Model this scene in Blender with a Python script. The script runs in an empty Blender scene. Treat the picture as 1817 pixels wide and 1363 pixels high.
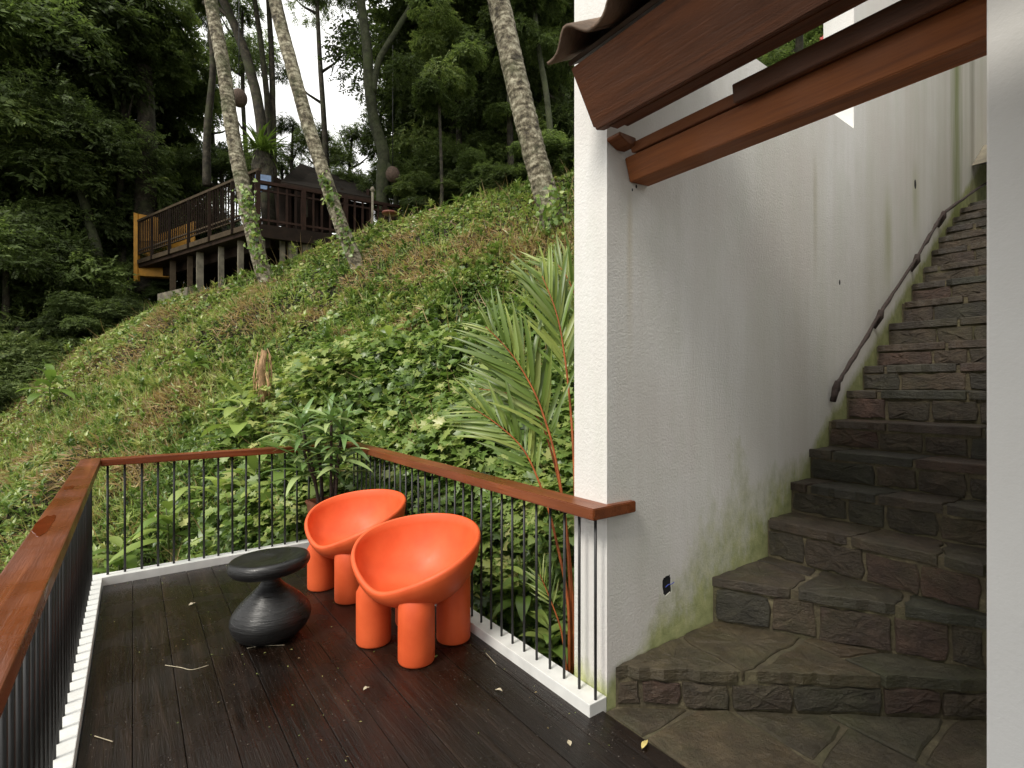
import bpy, bmesh, math, random
import numpy as np
from mathutils import Vector, Matrix
from mathutils.bvhtree import BVHTree
random.seed(7); rng = np.random.default_rng(7)
scn = bpy.context.scene; COL = scn.collection
PI = math.pi
# ---------------------------------------------------------------- camera, sky, sun, exposure
F_PX = 917.0; YAW = math.atan(673.5/917.0); CA, SA = math.cos(YAW), math.sin(YAW); EYE = 1.6
cam_d = bpy.data.cameras.new('camera'); cam = bpy.data.objects.new('camera', cam_d); COL.objects.link(cam)
cam_d.sensor_width = 36; cam_d.lens = 36*F_PX/1817; cam_d.clip_start = .03; cam_d.clip_end = 600
cam_d.shift_y = -3.5/1817*-1
cam.location = (0, 0, EYE); cam.rotation_euler = (PI/2, 0, -YAW); scn.camera = cam
SUN_EL, SUN_AZ = math.radians(51), math.radians(260)
w = bpy.data.worlds.new('World'); scn.world = w; w.use_nodes = True
nt = w.node_tree; bg = nt.nodes['Background']
sky = nt.nodes.new('ShaderNodeTexSky'); sky.sky_type = 'NISHITA'; sky.sun_disc = False
sky.sun_elevation = SUN_EL; sky.sun_rotation = SUN_AZ
mx = nt.nodes.new('ShaderNodeMix'); mx.data_type = 'RGBA'; mx.inputs[0].default_value = .86
nt.links.new(sky.outputs[0], mx.inputs[6]); mx.inputs[7].default_value = (12.7, 12.5, 12.0, 1)   # cloud cover
nt.links.new(mx.outputs[2], bg.inputs[0]); bg.inputs[1].default_value = .105
sd = bpy.data.lights.new('sun', 'SUN'); sun = bpy.data.objects.new('sun', sd); COL.objects.link(sun)
sd.energy = 2.1; sd.angle = math.radians(16); sd.color = (1, .95, .86)
sdir = Vector((-.80, -.14, 1.0)).normalized()          # towards the sun
sun.rotation_euler = sdir.to_track_quat('Z', 'Y').to_euler(); sun.location = (-8, -6, 14)
scn.view_settings.view_transform = 'Standard'; scn.view_settings.look = 'None'
scn.view_settings.exposure = 0.42; scn.view_settings.gamma = 1; scn.view_settings.use_curve_mapping = False
scn.cycles.max_bounces = 6; scn.cycles.transparent_max_bounces = 4; scn.cycles.sample_clamp_indirect = 4
# ---------------------------------------------------------------- helpers
def cw(r, d, z=0.0): return Vector((SA*d + CA*r, CA*d - SA*r, z))     # right / forward distances to world
def at(u, v, d):                                                      # world point seen at photo pixel, at distance d
    return cw((u-908.5)*d/F_PX, d, EYE + (685-v)*d/F_PX)
def tag(o, label=None, cat=None, group=None, kind=None):
    if label: o['label'] = label
    if cat: o['category'] = cat
    if group: o['group'] = group
    if kind: o['kind'] = kind
    return o
def empty(name, loc=(0, 0, 0), rz=0, **k):
    o = bpy.data.objects.new(name, None); COL.objects.link(o); o.location = loc; o.rotation_euler = (0, 0, rz)
    o.empty_display_size = .1
    return tag(o, **k)
def link(name, me, mat=None, parent=None):
    o = bpy.data.objects.new(name, me); COL.objects.link(o)
    if mat is not None and not me.materials: me.materials.append(mat)
    if parent is not None: o.parent = parent
    return o
def smooth(me, on=True):
    me.polygons.foreach_set('use_smooth', [on]*len(me.polygons))
def pyd(name, V, Fs, mat=None, parent=None, sm=False):
    me = bpy.data.meshes.new(name); me.from_pydata([tuple(v) for v in V], [], [tuple(f) for f in Fs]); me.validate()
    if sm: smooth(me)
    return link(name, me, mat, parent)
def from_bm(name, bm, mat=None, parent=None, sm=False):
    bmesh.ops.recalc_face_normals(bm, faces=bm.faces)
    me = bpy.data.meshes.new(name); bm.to_mesh(me); bm.free()
    if sm: smooth(me)
    return link(name, me, mat, parent)
def local(o, root):                                                   # keep world-built mesh under an Empty that has moved
    o.parent = root; o.matrix_parent_inverse = root_matrix(root).inverted(); return o
def root_matrix(r): return Matrix.Translation(r.location) @ r.rotation_euler.to_matrix().to_4x4()
def bm_box(bm, a, b):
    x0, y0, z0 = a; x1, y1, z1 = b
    vs = [bm.verts.new(p) for p in ((x0,y0,z0),(x1,y0,z0),(x1,y1,z0),(x0,y1,z0),(x0,y0,z1),(x1,y0,z1),(x1,y1,z1),(x0,y1,z1))]
    for f in ((0,3,2,1),(4,5,6,7),(0,1,5,4),(1,2,6,5),(2,3,7,6),(3,0,4,7)): bm.faces.new([vs[i] for i in f])
    return vs
def box(name, a, b, mat, parent=None, bevel=.0):
    bm = bmesh.new(); bm_box(bm, a, b)
    if bevel: bmesh.ops.bevel(bm, geom=list(bm.edges), offset=bevel, segments=2, affect='EDGES', profile=.6)
    return from_bm(name, bm, mat, parent)
def prism(name, poly, axis, t0, t1, mat, parent=None, bevel=0):       # polygon in the plane across `axis`, swept t0..t1
    def P(a, b, t): return {'y': (a, t, b), 'z': (a, b, t), 'x': (t, a, b)}[axis]
    bm = bmesh.new(); n = len(poly)
    A = [bm.verts.new(P(a, b, t0)) for a, b in poly]; B = [bm.verts.new(P(a, b, t1)) for a, b in poly]
    bm.faces.new(A); bm.faces.new(B[::-1])
    for i in range(n): bm.faces.new((A[i], A[(i+1) % n], B[(i+1) % n], B[i]))
    if bevel: bmesh.ops.bevel(bm, geom=list(bm.edges), offset=bevel, segments=2, affect='EDGES')
    return from_bm(name, bm, mat, parent)
def tube_mesh(pts, rad, n=10, cap=True, wob=0.0, sd=0):
    pts = [Vector(p) for p in pts]; V = []; Fs = []; rr = random.Random(sd)
    up = Vector((0, 0, 1))
    for i, p in enumerate(pts):
        t = (pts[min(i+1, len(pts)-1)] - pts[max(i-1, 0)]).normalized()
        ref = Vector((1, 0, 0)) if abs(t.z) > .8 else up
        a = t.cross(ref).normalized(); b = t.cross(a)
        r = rad[i] if hasattr(rad, '__len__') else rad
        for k in range(n):
            an = 2*PI*k/n; q = r*(1 + wob*(rr.random()-.5))
            V.append(p + a*math.cos(an)*q + b*math.sin(an)*q)
    for i in range(len(pts)-1):
        for k in range(n): Fs.append((i*n+k, i*n+(k+1) % n, (i+1)*n+(k+1) % n, (i+1)*n+k))
    if cap: Fs.append(tuple(range(n))[::-1]); Fs.append(tuple((len(pts)-1)*n+k for k in range(n)))
    return V, Fs
def tube(name, pts, rad, mat, parent=None, n=10, wob=0.0, sd=0):
    V, Fs = tube_mesh(pts, rad, n, True, wob, sd); return pyd(name, V, Fs, mat, parent, True)
def spline(pts, m=6):
    pts = [Vector(p) for p in pts]; out = []
    for i in range(len(pts)-1):
        p0 = pts[max(i-1, 0)]; p1 = pts[i]; p2 = pts[i+1]; p3 = pts[min(i+2, len(pts)-1)]
        for k in range(m):
            t = k/m; out.append(.5*((2*p1)+(p2-p0)*t+(2*p0-5*p1+4*p2-p3)*t*t+(3*p1-p0-3*p2+p3)*t**3))
    out.append(pts[-1]); return out
def copy_tree(o, parent=None):
    c = o.copy(); COL.objects.link(c)
    if parent is not None: c.parent = parent
    for ch in list(o.children): copy_tree(ch, c)
    return c
def mesh_np(name, V, T, tone=None, smooth_=False):                    # triangles from numpy arrays
    me = bpy.data.meshes.new(name); V = np.ascontiguousarray(V, dtype=np.float32); T = np.ascontiguousarray(T, dtype=np.int32)
    me.vertices.add(len(V)); me.vertices.foreach_set('co', V.ravel())
    me.loops.add(T.size); me.loops.foreach_set('vertex_index', T.ravel())
    me.polygons.add(len(T)); me.polygons.foreach_set('loop_start', np.arange(0, T.size, 3, dtype=np.int32))
    me.polygons.foreach_set('loop_total', np.full(len(T), 3, dtype=np.int32))
    if tone is not None:
        at_ = me.attributes.new('tone', 'FLOAT', 'POINT'); at_.data.foreach_set('value', np.ascontiguousarray(tone, dtype=np.float32))
    me.update(); me.validate()
    return me
_L = rng.random((64, 64, 64)).astype(np.float32)
def vnoise(P, s):                                                     # smooth lattice noise 0..1
    Q = np.asarray(P, dtype=np.float64)*s + 1000.0; I = np.floor(Q).astype(int); f = Q-I; f = f*f*(3-2*f); I &= 63; J = (I+1) & 63
    def g(a, b, c): return _L[a[:, 0], b[:, 1], c[:, 2]]
    x0 = g(I,I,I)*(1-f[:,0])+g(J,I,I)*f[:,0]; x1 = g(I,J,I)*(1-f[:,0])+g(J,J,I)*f[:,0]
    x2 = g(I,I,J)*(1-f[:,0])+g(J,I,J)*f[:,0]; x3 = g(I,J,J)*(1-f[:,0])+g(J,J,J)*f[:,0]
    return (x0*(1-f[:,1])+x1*f[:,1])*(1-f[:,2])+(x2*(1-f[:,1])+x3*f[:,1])*f[:,2]
# ---------------------------------------------------------------- materials
def new_mat(name):
    m = bpy.data.materials.new(name); m.use_nodes = True; t = m.node_tree; b = t.nodes['Principled BSDF']
    return m, t, b
def N(t, typ, **k):
    n = t.nodes.new(typ)
    for a, v in k.items(): setattr(n, a, v)
    return n
def coords(t, scale=(1, 1, 1), kind='Object'):
    c = N(t, 'ShaderNodeTexCoord'); mp = N(t, 'ShaderNodeMapping'); mp.inputs['Scale'].default_value = scale
    t.links.new(c.outputs[kind], mp.inputs[0]); return mp.outputs[0]
def noise(t, vec, scale, detail=4, rough=.55, dist=0):
    n = N(t, 'ShaderNodeTexNoise'); n.inputs['Scale'].default_value = scale; n.inputs['Detail'].default_value = detail
    n.inputs['Roughness'].default_value = rough; n.inputs['Distortion'].default_value = dist
    if vec is not None: t.links.new(vec, n.inputs['Vector'])
    return n.outputs[0]
def ramp(t, fac, stops, interp='LINEAR'):
    r = N(t, 'ShaderNodeValToRGB'); r.color_ramp.interpolation = interp
    e = r.color_ramp.elements
    while len(e) < len(stops): e.new(.5)
    for i, (p, c) in enumerate(stops): e[i].position = p; e[i].color = (c[0], c[1], c[2], 1) if hasattr(c, '__len__') else (c, c, c, 1)
    t.links.new(fac, r.inputs[0]); return r.outputs[0]
def mix(t, fac, a, b, mode='MIX'):
    m = N(t, 'ShaderNodeMix', data_type='RGBA', blend_type=mode)
    for s, v in ((0, fac), (6, a), (7, b)):
        if isinstance(v, (int, float)): m.inputs[s].default_value = v
        elif isinstance(v, tuple): m.inputs[s].default_value = (v[0], v[1], v[2], 1)
        else: t.links.new(v, m.inputs[s])
    return m.outputs[2]
def math_(t, op, a, b=None, clamp=False):
    m = N(t, 'ShaderNodeMath', operation=op, use_clamp=clamp)
    for i, v in enumerate((a, b)):
        if v is None: continue
        if isinstance(v, (int, float)): m.inputs[i].default_value = v
        else: t.links.new(v, m.inputs[i])
    return m.outputs[0]
def bump(t, b, h, strength=.5, dist=.01):
    n = N(t, 'ShaderNodeBump'); n.inputs['Strength'].default_value = strength; n.inputs['Distance'].default_value = dist
    t.links.new(h, n.inputs['Height']); t.links.new(n.outputs[0], b.inputs['Normal'])
def simple(name, col, rough=.6, var=.25, scale=8, bmp=.2, bd=.004, spec=.5, metal=0, obvar=0):
    m, t, b = new_mat(name); c = coords(t); n = noise(t, c, scale, 5)
    lo = tuple(x*(1-var) for x in col); hi = tuple(min(1, x*(1+var)) for x in col)
    cc = ramp(t, n, [(.3, lo), (.7, hi)])
    if obvar:
        oi = N(t, 'ShaderNodeObjectInfo'); k = math_(t, 'MULTIPLY_ADD', oi.outputs['Random'], obvar); k.node.inputs[2].default_value = 1-obvar/2
        hs = N(t, 'ShaderNodeHueSaturation'); t.links.new(k, hs.inputs['Value']); t.links.new(cc, hs.inputs['Color']); cc = hs.outputs[0]
    t.links.new(cc, b.inputs['Base Color']); b.inputs['Roughness'].default_value = rough
    b.inputs['Specular IOR Level'].default_value = spec; b.inputs['Metallic'].default_value = metal
    if bmp: bump(t, b, noise(t, c, scale*6, 4), bmp, bd)
    return m
def leaf_mat(name, stops, rough=.45, trans=.40, spec=.4, patch=None):
    m, t, b = new_mat(name); a = N(t, 'ShaderNodeAttribute', attribute_name='tone')
    cc = ramp(t, a.outputs['Fac'], stops)
    oi = N(t, 'ShaderNodeObjectInfo'); k = math_(t, 'MULTIPLY_ADD', oi.outputs['Random'], .5); k.node.inputs[2].default_value = .75
    hs = N(t, 'ShaderNodeHueSaturation'); t.links.new(k, hs.inputs['Value']); t.links.new(cc, hs.inputs['Color']); cc = hs.outputs[0]
    t.links.new(cc, b.inputs['Base Color']); b.inputs['Roughness'].default_value = rough; b.inputs['Specular IOR Level'].default_value = spec
    tr = N(t, 'ShaderNodeBsdfTranslucent'); tc = mix(t, .5, cc, (.9, 1.0, .35), 'MULTIPLY'); t.links.new(tc, tr.inputs[0])
    ms = N(t, 'ShaderNodeMixShader'); ms.inputs[0].default_value = trans
    t.links.new(b.outputs[0], ms.inputs[1]); t.links.new(tr.outputs[0], ms.inputs[2])
    t.links.new(ms.outputs[0], t.nodes['Material Output'].inputs[0]); return m
def stucco(name, stained):
    m, t, b = new_mat(name); g = N(t, 'ShaderNodeNewGeometry'); pos = g.outputs['Position']
    c = coords(t)
    base = ramp(t, noise(t, c, 1.3, 5), [(.3, (.715, .70, .67)), (.7, (.78, .772, .75))])
    if stained:
        sx = N(t, 'ShaderNodeSeparateXYZ'); t.links.new(pos, sx.inputs[0]); X, Y, Z = sx.outputs
        st = coords(t, (1, 1, .06))
        big = ramp(t, noise(t, st, 2.2, 6, .6), [(.38, 0), (.72, 1)])
        fine = ramp(t, noise(t, st, 9, 5, .6), [(.42, 0), (.75, 1)])
        up = math_(t, 'MULTIPLY_ADD', X, .30); up.node.inputs[2].default_value = -.42; up.node.use_clamp = True
        base = mix(t, math_(t, 'MULTIPLY', big, math_(t, 'MULTIPLY_ADD', up, .55)), base, (.62, .61, .54))
        base = mix(t, math_(t, 'MULTIPLY', fine, .24), base, (.55, .52, .47))
        base = mix(t, math_(t, 'MULTIPLY', ramp(t, noise(t, c, .9, 3), [(.42, 0), (.68, 1)]), .5), base, (.66, .60, .57))
        base = mix(t, math_(t, 'MULTIPLY', ramp(t, noise(t, coords(t, (1, 1, .4)), 2.7, 6, .7), [(.5, 0), (.72, 1)]), .45), base, (.60, .62, .54))
        # green growth hugging the stair line
        s1 = math_(t, 'MULTIPLY_ADD', math_(t, 'SUBTRACT', X, 1.96), .34); s1.node.inputs[2].default_value = .10
        s2 = math_(t, 'MULTIPLY_ADD', math_(t, 'SUBTRACT', X, 3.45), .71); s2.node.inputs[2].default_value = .62
        h = math_(t, 'SUBTRACT', Z, math_(t, 'MAXIMUM', s1, s2))
        # reach of the growth is greatest round x 2.7..3.6
        gx = math_(t, 'ABSOLUTE', math_(t, 'SUBTRACT', X, 3.05)); reach = math_(t, 'MAXIMUM', math_(t, 'MULTIPLY_ADD', gx, -.85), .13)
        reach.node.inputs[0].links[0].from_node.inputs[2].default_value = .95
        k = math_(t, 'SUBTRACT', 1, math_(t, 'DIVIDE', h, reach))
        k = math_(t, 'ADD', k, math_(t, 'MULTIPLY_ADD', noise(t, coords(t, (1, 1, .5)), 7, 8, .75), 1.9)); k.node.inputs[1].links[0].from_node.inputs[2].default_value = -1.12
        mk = math_(t, 'MULTIPLY', ramp(t, k, [(.05, 0), (.85, 1)]), .85)
        base = mix(t, mk, base, ramp(t, noise(t, c, 14, 5), [(.3, (.21, .25, .05)), (.7, (.44, .46, .17))]))
        # long green runs near the top of the stair
        def run(x0, wd, z0, z1, col, s, zb=-5, zt=-4.9):
            q = math_(t, 'SUBTRACT', 1, math_(t, 'DIVIDE', math_(t, 'ABSOLUTE', math_(t, 'SUBTRACT', math_(t, 'ADD', X, math_(t, 'MULTIPLY', noise(t, st, 20, 3), wd)), x0+wd*.5)), wd), True)
            zz = N(t, 'ShaderNodeMapRange', interpolation_type='SMOOTHSTEP'); t.links.new(Z, zz.inputs[0]); zz.inputs[1].default_value = z0; zz.inputs[2].default_value = z1
            zz.inputs[3].default_value = 1; zz.inputs[4].default_value = 0
            z2 = N(t, 'ShaderNodeMapRange', interpolation_type='SMOOTHSTEP'); t.links.new(Z, z2.inputs[0]); z2.inputs[1].default_value = zb; z2.inputs[2].default_value = zt
            return math_(t, 'MULTIPLY', math_(t, 'MULTIPLY', math_(t, 'MULTIPLY', q, zz.outputs[0]), z2.outputs[0]), s), col
        for a in ((7.75, .28, 6.6, 7.6, (.22, .26, .08), .85), (8.4, .16, 6.8, 8, (.24, .22, .15), .6), (5.62, .15, 3.0, 3.6, (.36, .38, .16), .55, 2.2, 3.0), (6.35, .12, 3.5, 4.0, (.36, .38, .16), .5, 2.9, 3.5), (2.07, .035, 2.4, 2.72, (.52, .44, .28), .45, 1.5, 2.5), (4.15, .05, 3.1, 3.5, (.42, .39, .28), .5, 2.1, 3.0)):
            kk, col = run(*a); base = mix(t, kk, base, col)
    t.links.new(base, b.inputs['Base Color']); b.inputs['Roughness'].default_value = .85; b.inputs['Specular IOR Level'].default_value = .2
    hh = math_(t, 'ADD', noise(t, c, 75, 4, .6), math_(t, 'MULTIPLY', noise(t, c, 17, 3), .5)); bump(t, b, hh, .6 if stained else .25, .0055)
    return m
M = {}
M['plaster'] = stucco('stained_plaster', True); M['white'] = stucco('white_plaster', False)
M['kerb'] = simple('kerb_paint', (.72, .72, .69), .5, .10, 7, .15, .002)
def wood(name, cols, axis, rough, bs=.3, wet=False, spots=0.0, spec=.5):
    m, t, b = new_mat(name); sc = {'y': (14, .8, 14), 'x': (.8, 14, 14), 'z': (14, 14, .8)}[axis]
    v = coords(t, sc); oi = N(t, 'ShaderNodeObjectInfo'); ad = N(t, 'ShaderNodeVectorMath', operation='ADD')
    rv = math_(t, 'MULTIPLY', oi.outputs['Random'], 37); t.links.new(v, ad.inputs[0]); t.links.new(rv, ad.inputs[1]); v = ad.outputs[0]
    g = noise(t, v, 1.5, 7, .65, .6); g2 = noise(t, v, 6, 6, .7, .3)
    col = ramp(t, g, [(.25, cols[0]), (.55, cols[1]), (.8, cols[2])])
    big = noise(t, coords(t), 1.6, 4)
    col = mix(t, .35, col, ramp(t, big, [(.35, .45), (.65, 1)]), 'MULTIPLY')
    k = math_(t, 'MULTIPLY_ADD', oi.outputs['Random'], .5); k.node.inputs[2].default_value = .75
    hs = N(t, 'ShaderNodeHueSaturation'); t.links.new(k, hs.inputs['Value']); t.links.new(col, hs.inputs['Color']); col = hs.outputs[0]
    if spots:
        sp = ramp(t, noise(t, coords(t), 90, 2, .5), [(.70, 0), (.76, 1)]); col = mix(t, math_(t, 'MULTIPLY', sp, spots), col, (.30, .27, .23))
    t.links.new(col, b.inputs['Base Color'])
    rr = ramp(t, noise(t, coords(t), 2.3, 5), [(.35, max(.0, rough-.17)), (.65, rough+.15)]); t.links.new(rr, b.inputs['Roughness'])
    b.inputs['Specular IOR Level'].default_value = spec
    bump(t, b, math_(t, 'ADD', g, math_(t, 'MULTIPLY', g2, .8)), bs, .006)
    return m
M['deck'] = wood('wet_deck_wood', [(.005, .003, .002), (.016, .009, .0056), (.044, .027, .018)], 'y', .27, 1.0, spots=.8, spec=.42)
M['rail'] = wood('oiled_handrail', [(.115, .030, .009), (.20, .055, .016), (.30, .095, .03)], 'y', .36, .45)
M['railx'] = wood('oiled_handrail_across', [(.16, .035, .008), (.27, .06, .013), (.36, .095, .024)], 'x', .36, .4)
M['wet'] = simple('wet_stain', (.14, .03, .009), .1, .2, 10, 0)
M['fascia'] = wood('eave_board_wood', [(.06, .022, .009), (.14, .046, .015), (.20, .070, .024)], 'y', .75, .6)
M['beam'] = wood('beam_wood', [(.13, .040, .012), (.25, .080, .021), (.33, .118, .034)], 'y', .7, .6, spots=-.0)
M['tile'] = simple('mossy_clay_tile', (.13, .085, .055), .8, .45, 7, .7, .01, obvar=.4)
M['deckboard'] = simple('roof_boarding', (.05, .03, .018), .8, .3, 5, .3)
M['bar'] = simple('black_iron', (.018, .018, .018), .45, .2, 30, .1)
M['pipe'] = simple('rusted_pipe', (.03, .017, .013), .7, .4, 30, .8, .01)
def plastic():
    m, t, b = new_mat('orange_plastic'); c = coords(t)
    col = ramp(t, noise(t, c, 6, 5), [(.3, (.66, .090, .022)), (.7, (.76, .125, .034))])
    sp = ramp(t, noise(t, c, 45, 3), [(.70, 0), (.76, 1)]); z = N(t, 'ShaderNodeSeparateXYZ'); t.links.new(c, z.inputs[0])
    lo = N(t, 'ShaderNodeMapRange'); t.links.new(z.outputs[2], lo.inputs[0]); lo.inputs[1].default_value = .0; lo.inputs[2].default_value = .22; lo.inputs[3].default_value = .8; lo.inputs[4].default_value = .08
    col = mix(t, math_(t, 'MULTIPLY', sp, lo.outputs[0]), col, (.30, .05, .02))
    t.links.new(col, b.inputs['Base Color']); t.links.new(ramp(t, noise(t, c, 9, 4), [(.3, .42), (.7, .6)]), b.inputs['Roughness'])
    b.inputs['Specular IOR Level'].default_value = .38; b.inputs['Subsurface Scale'].default_value = .02; b.inputs['Subsurface Radius'].default_value = (1, .3, .1)
    bump(t, b, noise(t, c, 160, 3), .12, .002); return m
M['orange'] = plastic()
def table_mat():
    m, t, b = new_mat('charred_wood'); c = coords(t, (3, 3, 40)); g = noise(t, c, 2.2, 6, .65, .4)
    t.links.new(ramp(t, g, [(.3, (.004, .004, .004)), (.7, (.016, .0155, .015))]), b.inputs['Base Color'])
    t.links.new(ramp(t, noise(t, c, 3, 4), [(.3, .24), (.7, .46)]), b.inputs['Roughness']); bump(t, b, g, .8, .006); return m
M['black'] = table_mat()
def stone_mat(name, cols, moss=.3, bs=.9, rgh=.5):
    m, t, b = new_mat(name); c = coords(t); oi = N(t, 'ShaderNodeObjectInfo')
    lay = noise(t, coords(t, (6, 6, 22)), 3, 6, .7, .5); n2 = noise(t, c, 22, 7, .7)
    col = ramp(t, oi.outputs['Random'], [(0, cols[0]), (.3, cols[1]), (.6, cols[2]), (1, cols[3])])
    col = mix(t, .75, col, ramp(t, noise(t, c, 7, 6, .7), [(.28, .25), (.5, .72), (.72, 1.5)]), 'MULTIPLY')
    col = mix(t, math_(t, 'MULTIPLY', ramp(t, noise(t, c, 3.1, 6, .7), [(.45, 0), (.68, 1)]), moss), col, (.055, .062, .022))
    col = mix(t, math_(t, 'MULTIPLY', ramp(t, noise(t, c, 60, 3, .6), [(.66, 0), (.75, 1)]), .35), col, (.20, .18, .13))
    t.links.new(col, b.inputs['Base Color']); t.links.new(ramp(t, noise(t, c, 5, 4), [(.3, rgh-.2), (.7, rgh+.2)]), b.inputs['Roughness'])
    bump(t, b, math_(t, 'ADD', math_(t, 'ADD', lay, n2), math_(t, 'MULTIPLY', noise(t, c, 75, 5, .7), .5)), bs, .014); return m
SC = [(.040, .031, .021), (.062, .042, .026), (.034, .033, .023), (.058, .034, .022)]
M['stone'] = stone_mat('dark_stair_stone', SC, .25)
M['riser'] = stone_mat('split_riser_stone', [(.050, .038, .026), (.082, .058, .036), (.044, .041, .029), (.078, .042, .029)], .3, 1.3)
M['paver'] = stone_mat('landing_slate', [(.064, .046, .025), (.080, .058, .031), (.052, .047, .028), (.074, .048, .027)], .35, .9, .5)
def mortar():
    m, t, b = new_mat('mossy_mortar'); c = coords(t)
    col = ramp(t, noise(t, c, 9, 7, .7), [(.3, (.045, .035, .021)), (.55, (.095, .078, .044)), (.75, (.22, .19, .11))])
    col = mix(t, math_(t, 'MULTIPLY', ramp(t, noise(t, c, 4, 6), [(.48, 0), (.68, 1)]), .45), col, (.07, .075, .028))
    t.links.new(col, b.inputs['Base Color']); b.inputs['Roughness'].default_value = .9; bump(t, b, noise(t, c, 70, 6, .7), 1, .01); return m
M['mortar'] = mortar()
def soil():
    m, t, b = new_mat('leaf_litter_soil'); c = coords(t)
    col = ramp(t, noise(t, c, 3, 8, .7), [(.3, (.016, .015, .007)), (.5, (.028, .026, .011)), (.62, (.05, .035, .018)), (.78, (.11, .065, .035))])
    t.links.new(col, b.inputs['Base Color']); b.inputs['Roughness'].default_value = .95; bump(t, b, noise(t, c, 30, 8, .75), 1, .05); return m
M['soil'] = soil()
G = [(0, (.020, .040, .010)), (.25, (.070, .125, .026)), (.5, (.175, .275, .060)), (.72, (.34, .42, .115)), (.85, (.52, .53, .20)), (.88, (.20, .125, .065)), (1, (.52, .38, .18))]
M['vine'] = leaf_mat('vine_leaves', G, .36, .36, .55)
M['crown'] = leaf_mat('forest_leaves', [(0, (.045, .058, .024)), (.35, (.11, .155, .052)), (.7, (.20, .27, .085)), (1, (.34, .38, .13))], .55, .48, .3)
M['frond'] = leaf_mat('palm_leaflets', [(0, (.07, .13, .022)), (.5, (.15, .23, .042)), (.8, (.28, .35, .08)), (1, (.40, .38, .13))], .38, .32, .5)
M['pot_leaf'] = leaf_mat('cordyline_leaves', [(0, (.07, .14, .045)), (.5, (.17, .28, .09)), (1, (.40, .48, .20))], .33, .25, .55)
M['orange_stem'] = simple('orange_palm_stem', (.36, .095, .026), .45, .35, 9, .2)
M['stem'] = simple('green_stem', (.10, .12, .04), .6, .3, 12, .2)
M['cane'] = simple('dark_cane', (.05, .03, .022), .8, .4, 20, .8, .01)
def bark(name, c0, c1, c2, rings):
    m, t, b = new_mat(name); c = coords(t)
    blot = noise(t, c, 6.5, 8, .78); col = ramp(t, blot, [(.40, c0), (.5, c1), (.60, c2)])
    wv = N(t, 'ShaderNodeTexWave', wave_type='BANDS', bands_direction='Z'); wv.inputs['Scale'].default_value = rings; wv.inputs['Distortion'].default_value = 11; wv.inputs['Detail'].default_value = 4
    t.links.new(c, wv.inputs['Vector'])
    col = mix(t, .25, col, ramp(t, wv.outputs[1], [(.0, .5), (.25, 1)]), 'MULTIPLY')
    col = mix(t, math_(t, 'MULTIPLY', ramp(t, noise(t, c, 2.0, 5), [(.5, 0), (.65, 1)]), .55), col, (.055, .07, .022))
    t.links.new(col, b.inputs['Base Color']); b.inputs['Roughness'].default_value = .9
    bump(t, b, math_(t, 'ADD', wv.outputs[1], noise(t, c, 18, 7, .7)), .6, .02); return m
M['palm_bark'] = bark('palm_bark', (.035, .028, .018), (.17, .145, .095), (.40, .37, .27), 2.6)
M['bark'] = bark('dark_bark', (.016, .014, .009), (.038, .032, .020), (.075, .062, .042), .6)
M['moss_bark'] = bark('mossy_bark', (.016, .018, .008), (.035, .042, .015), (.06, .06, .035), .6)
M['house'] = simple('dark_stained_timber', (.019, .011, .0065), .75, .4, 6, .3, spec=.15, obvar=.5)
M['house_rail'] = simple('weathered_rail', (.060, .044, .027), .75, .3, 6, .3, spec=.15)
M['redwood'] = simple('red_brown_timber', (.024, .012, .008), .75, .4, 6, .3, spec=.15, obvar=.5)
M['roofdark'] = simple('dark_shingle', (.014, .011, .008), .9, .4, 5, .5, spec=.1)
M['concrete'] = simple('stained_concrete', (.17, .15, .11), .9, .5, 4, .5)
M['yellow'] = simple('yellow_paint', (.42, .20, .018), .6, .2, 5, .2)
M['blue'] = simple('pale_blue_panel', (.18, .26, .42), .5, .3, 9, .1)
M['glass'] = simple('dim_window', (.03, .035, .035), .15, .3, 5, 0)
M['wicker'] = simple('wicker_ball', (.085, .055, .038), .85, .4, 20, .9, .01)
M['pot'] = simple('brown_pot', (.20, .065, .03), .6, .25, 10, .3)
M['dry'] = simple('dry_vine', (.40, .25, .13), .9, .4, 14, .8, .01, obvar=.3)
M['litter_pale'] = simple('pale_dry_leaf', (.46, .40, .28), .7, .2, 30, .2)
M['litter_green'] = simple('fresh_green_leaf', (.20, .33, .08), .5, .2, 30, .2)
M['litter_yellow'] = simple('yellow_leaf', (.62, .50, .18), .6, .15, 30, .2)
M['redtop'] = simple('red_brown_top', (.17, .05, .03), .5, .2, 9, .1)
M['hole'] = simple('dark_box_inside', (.012, .012, .014), .9, .3, 20, .2)
M['wire'] = simple('blue_wire', (.05, .08, .40), .4, .1, 20, 0)
M['flower'] = simple('pink_blossom', (.45, .07, .06), .6, .3, 20, 0)

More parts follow.
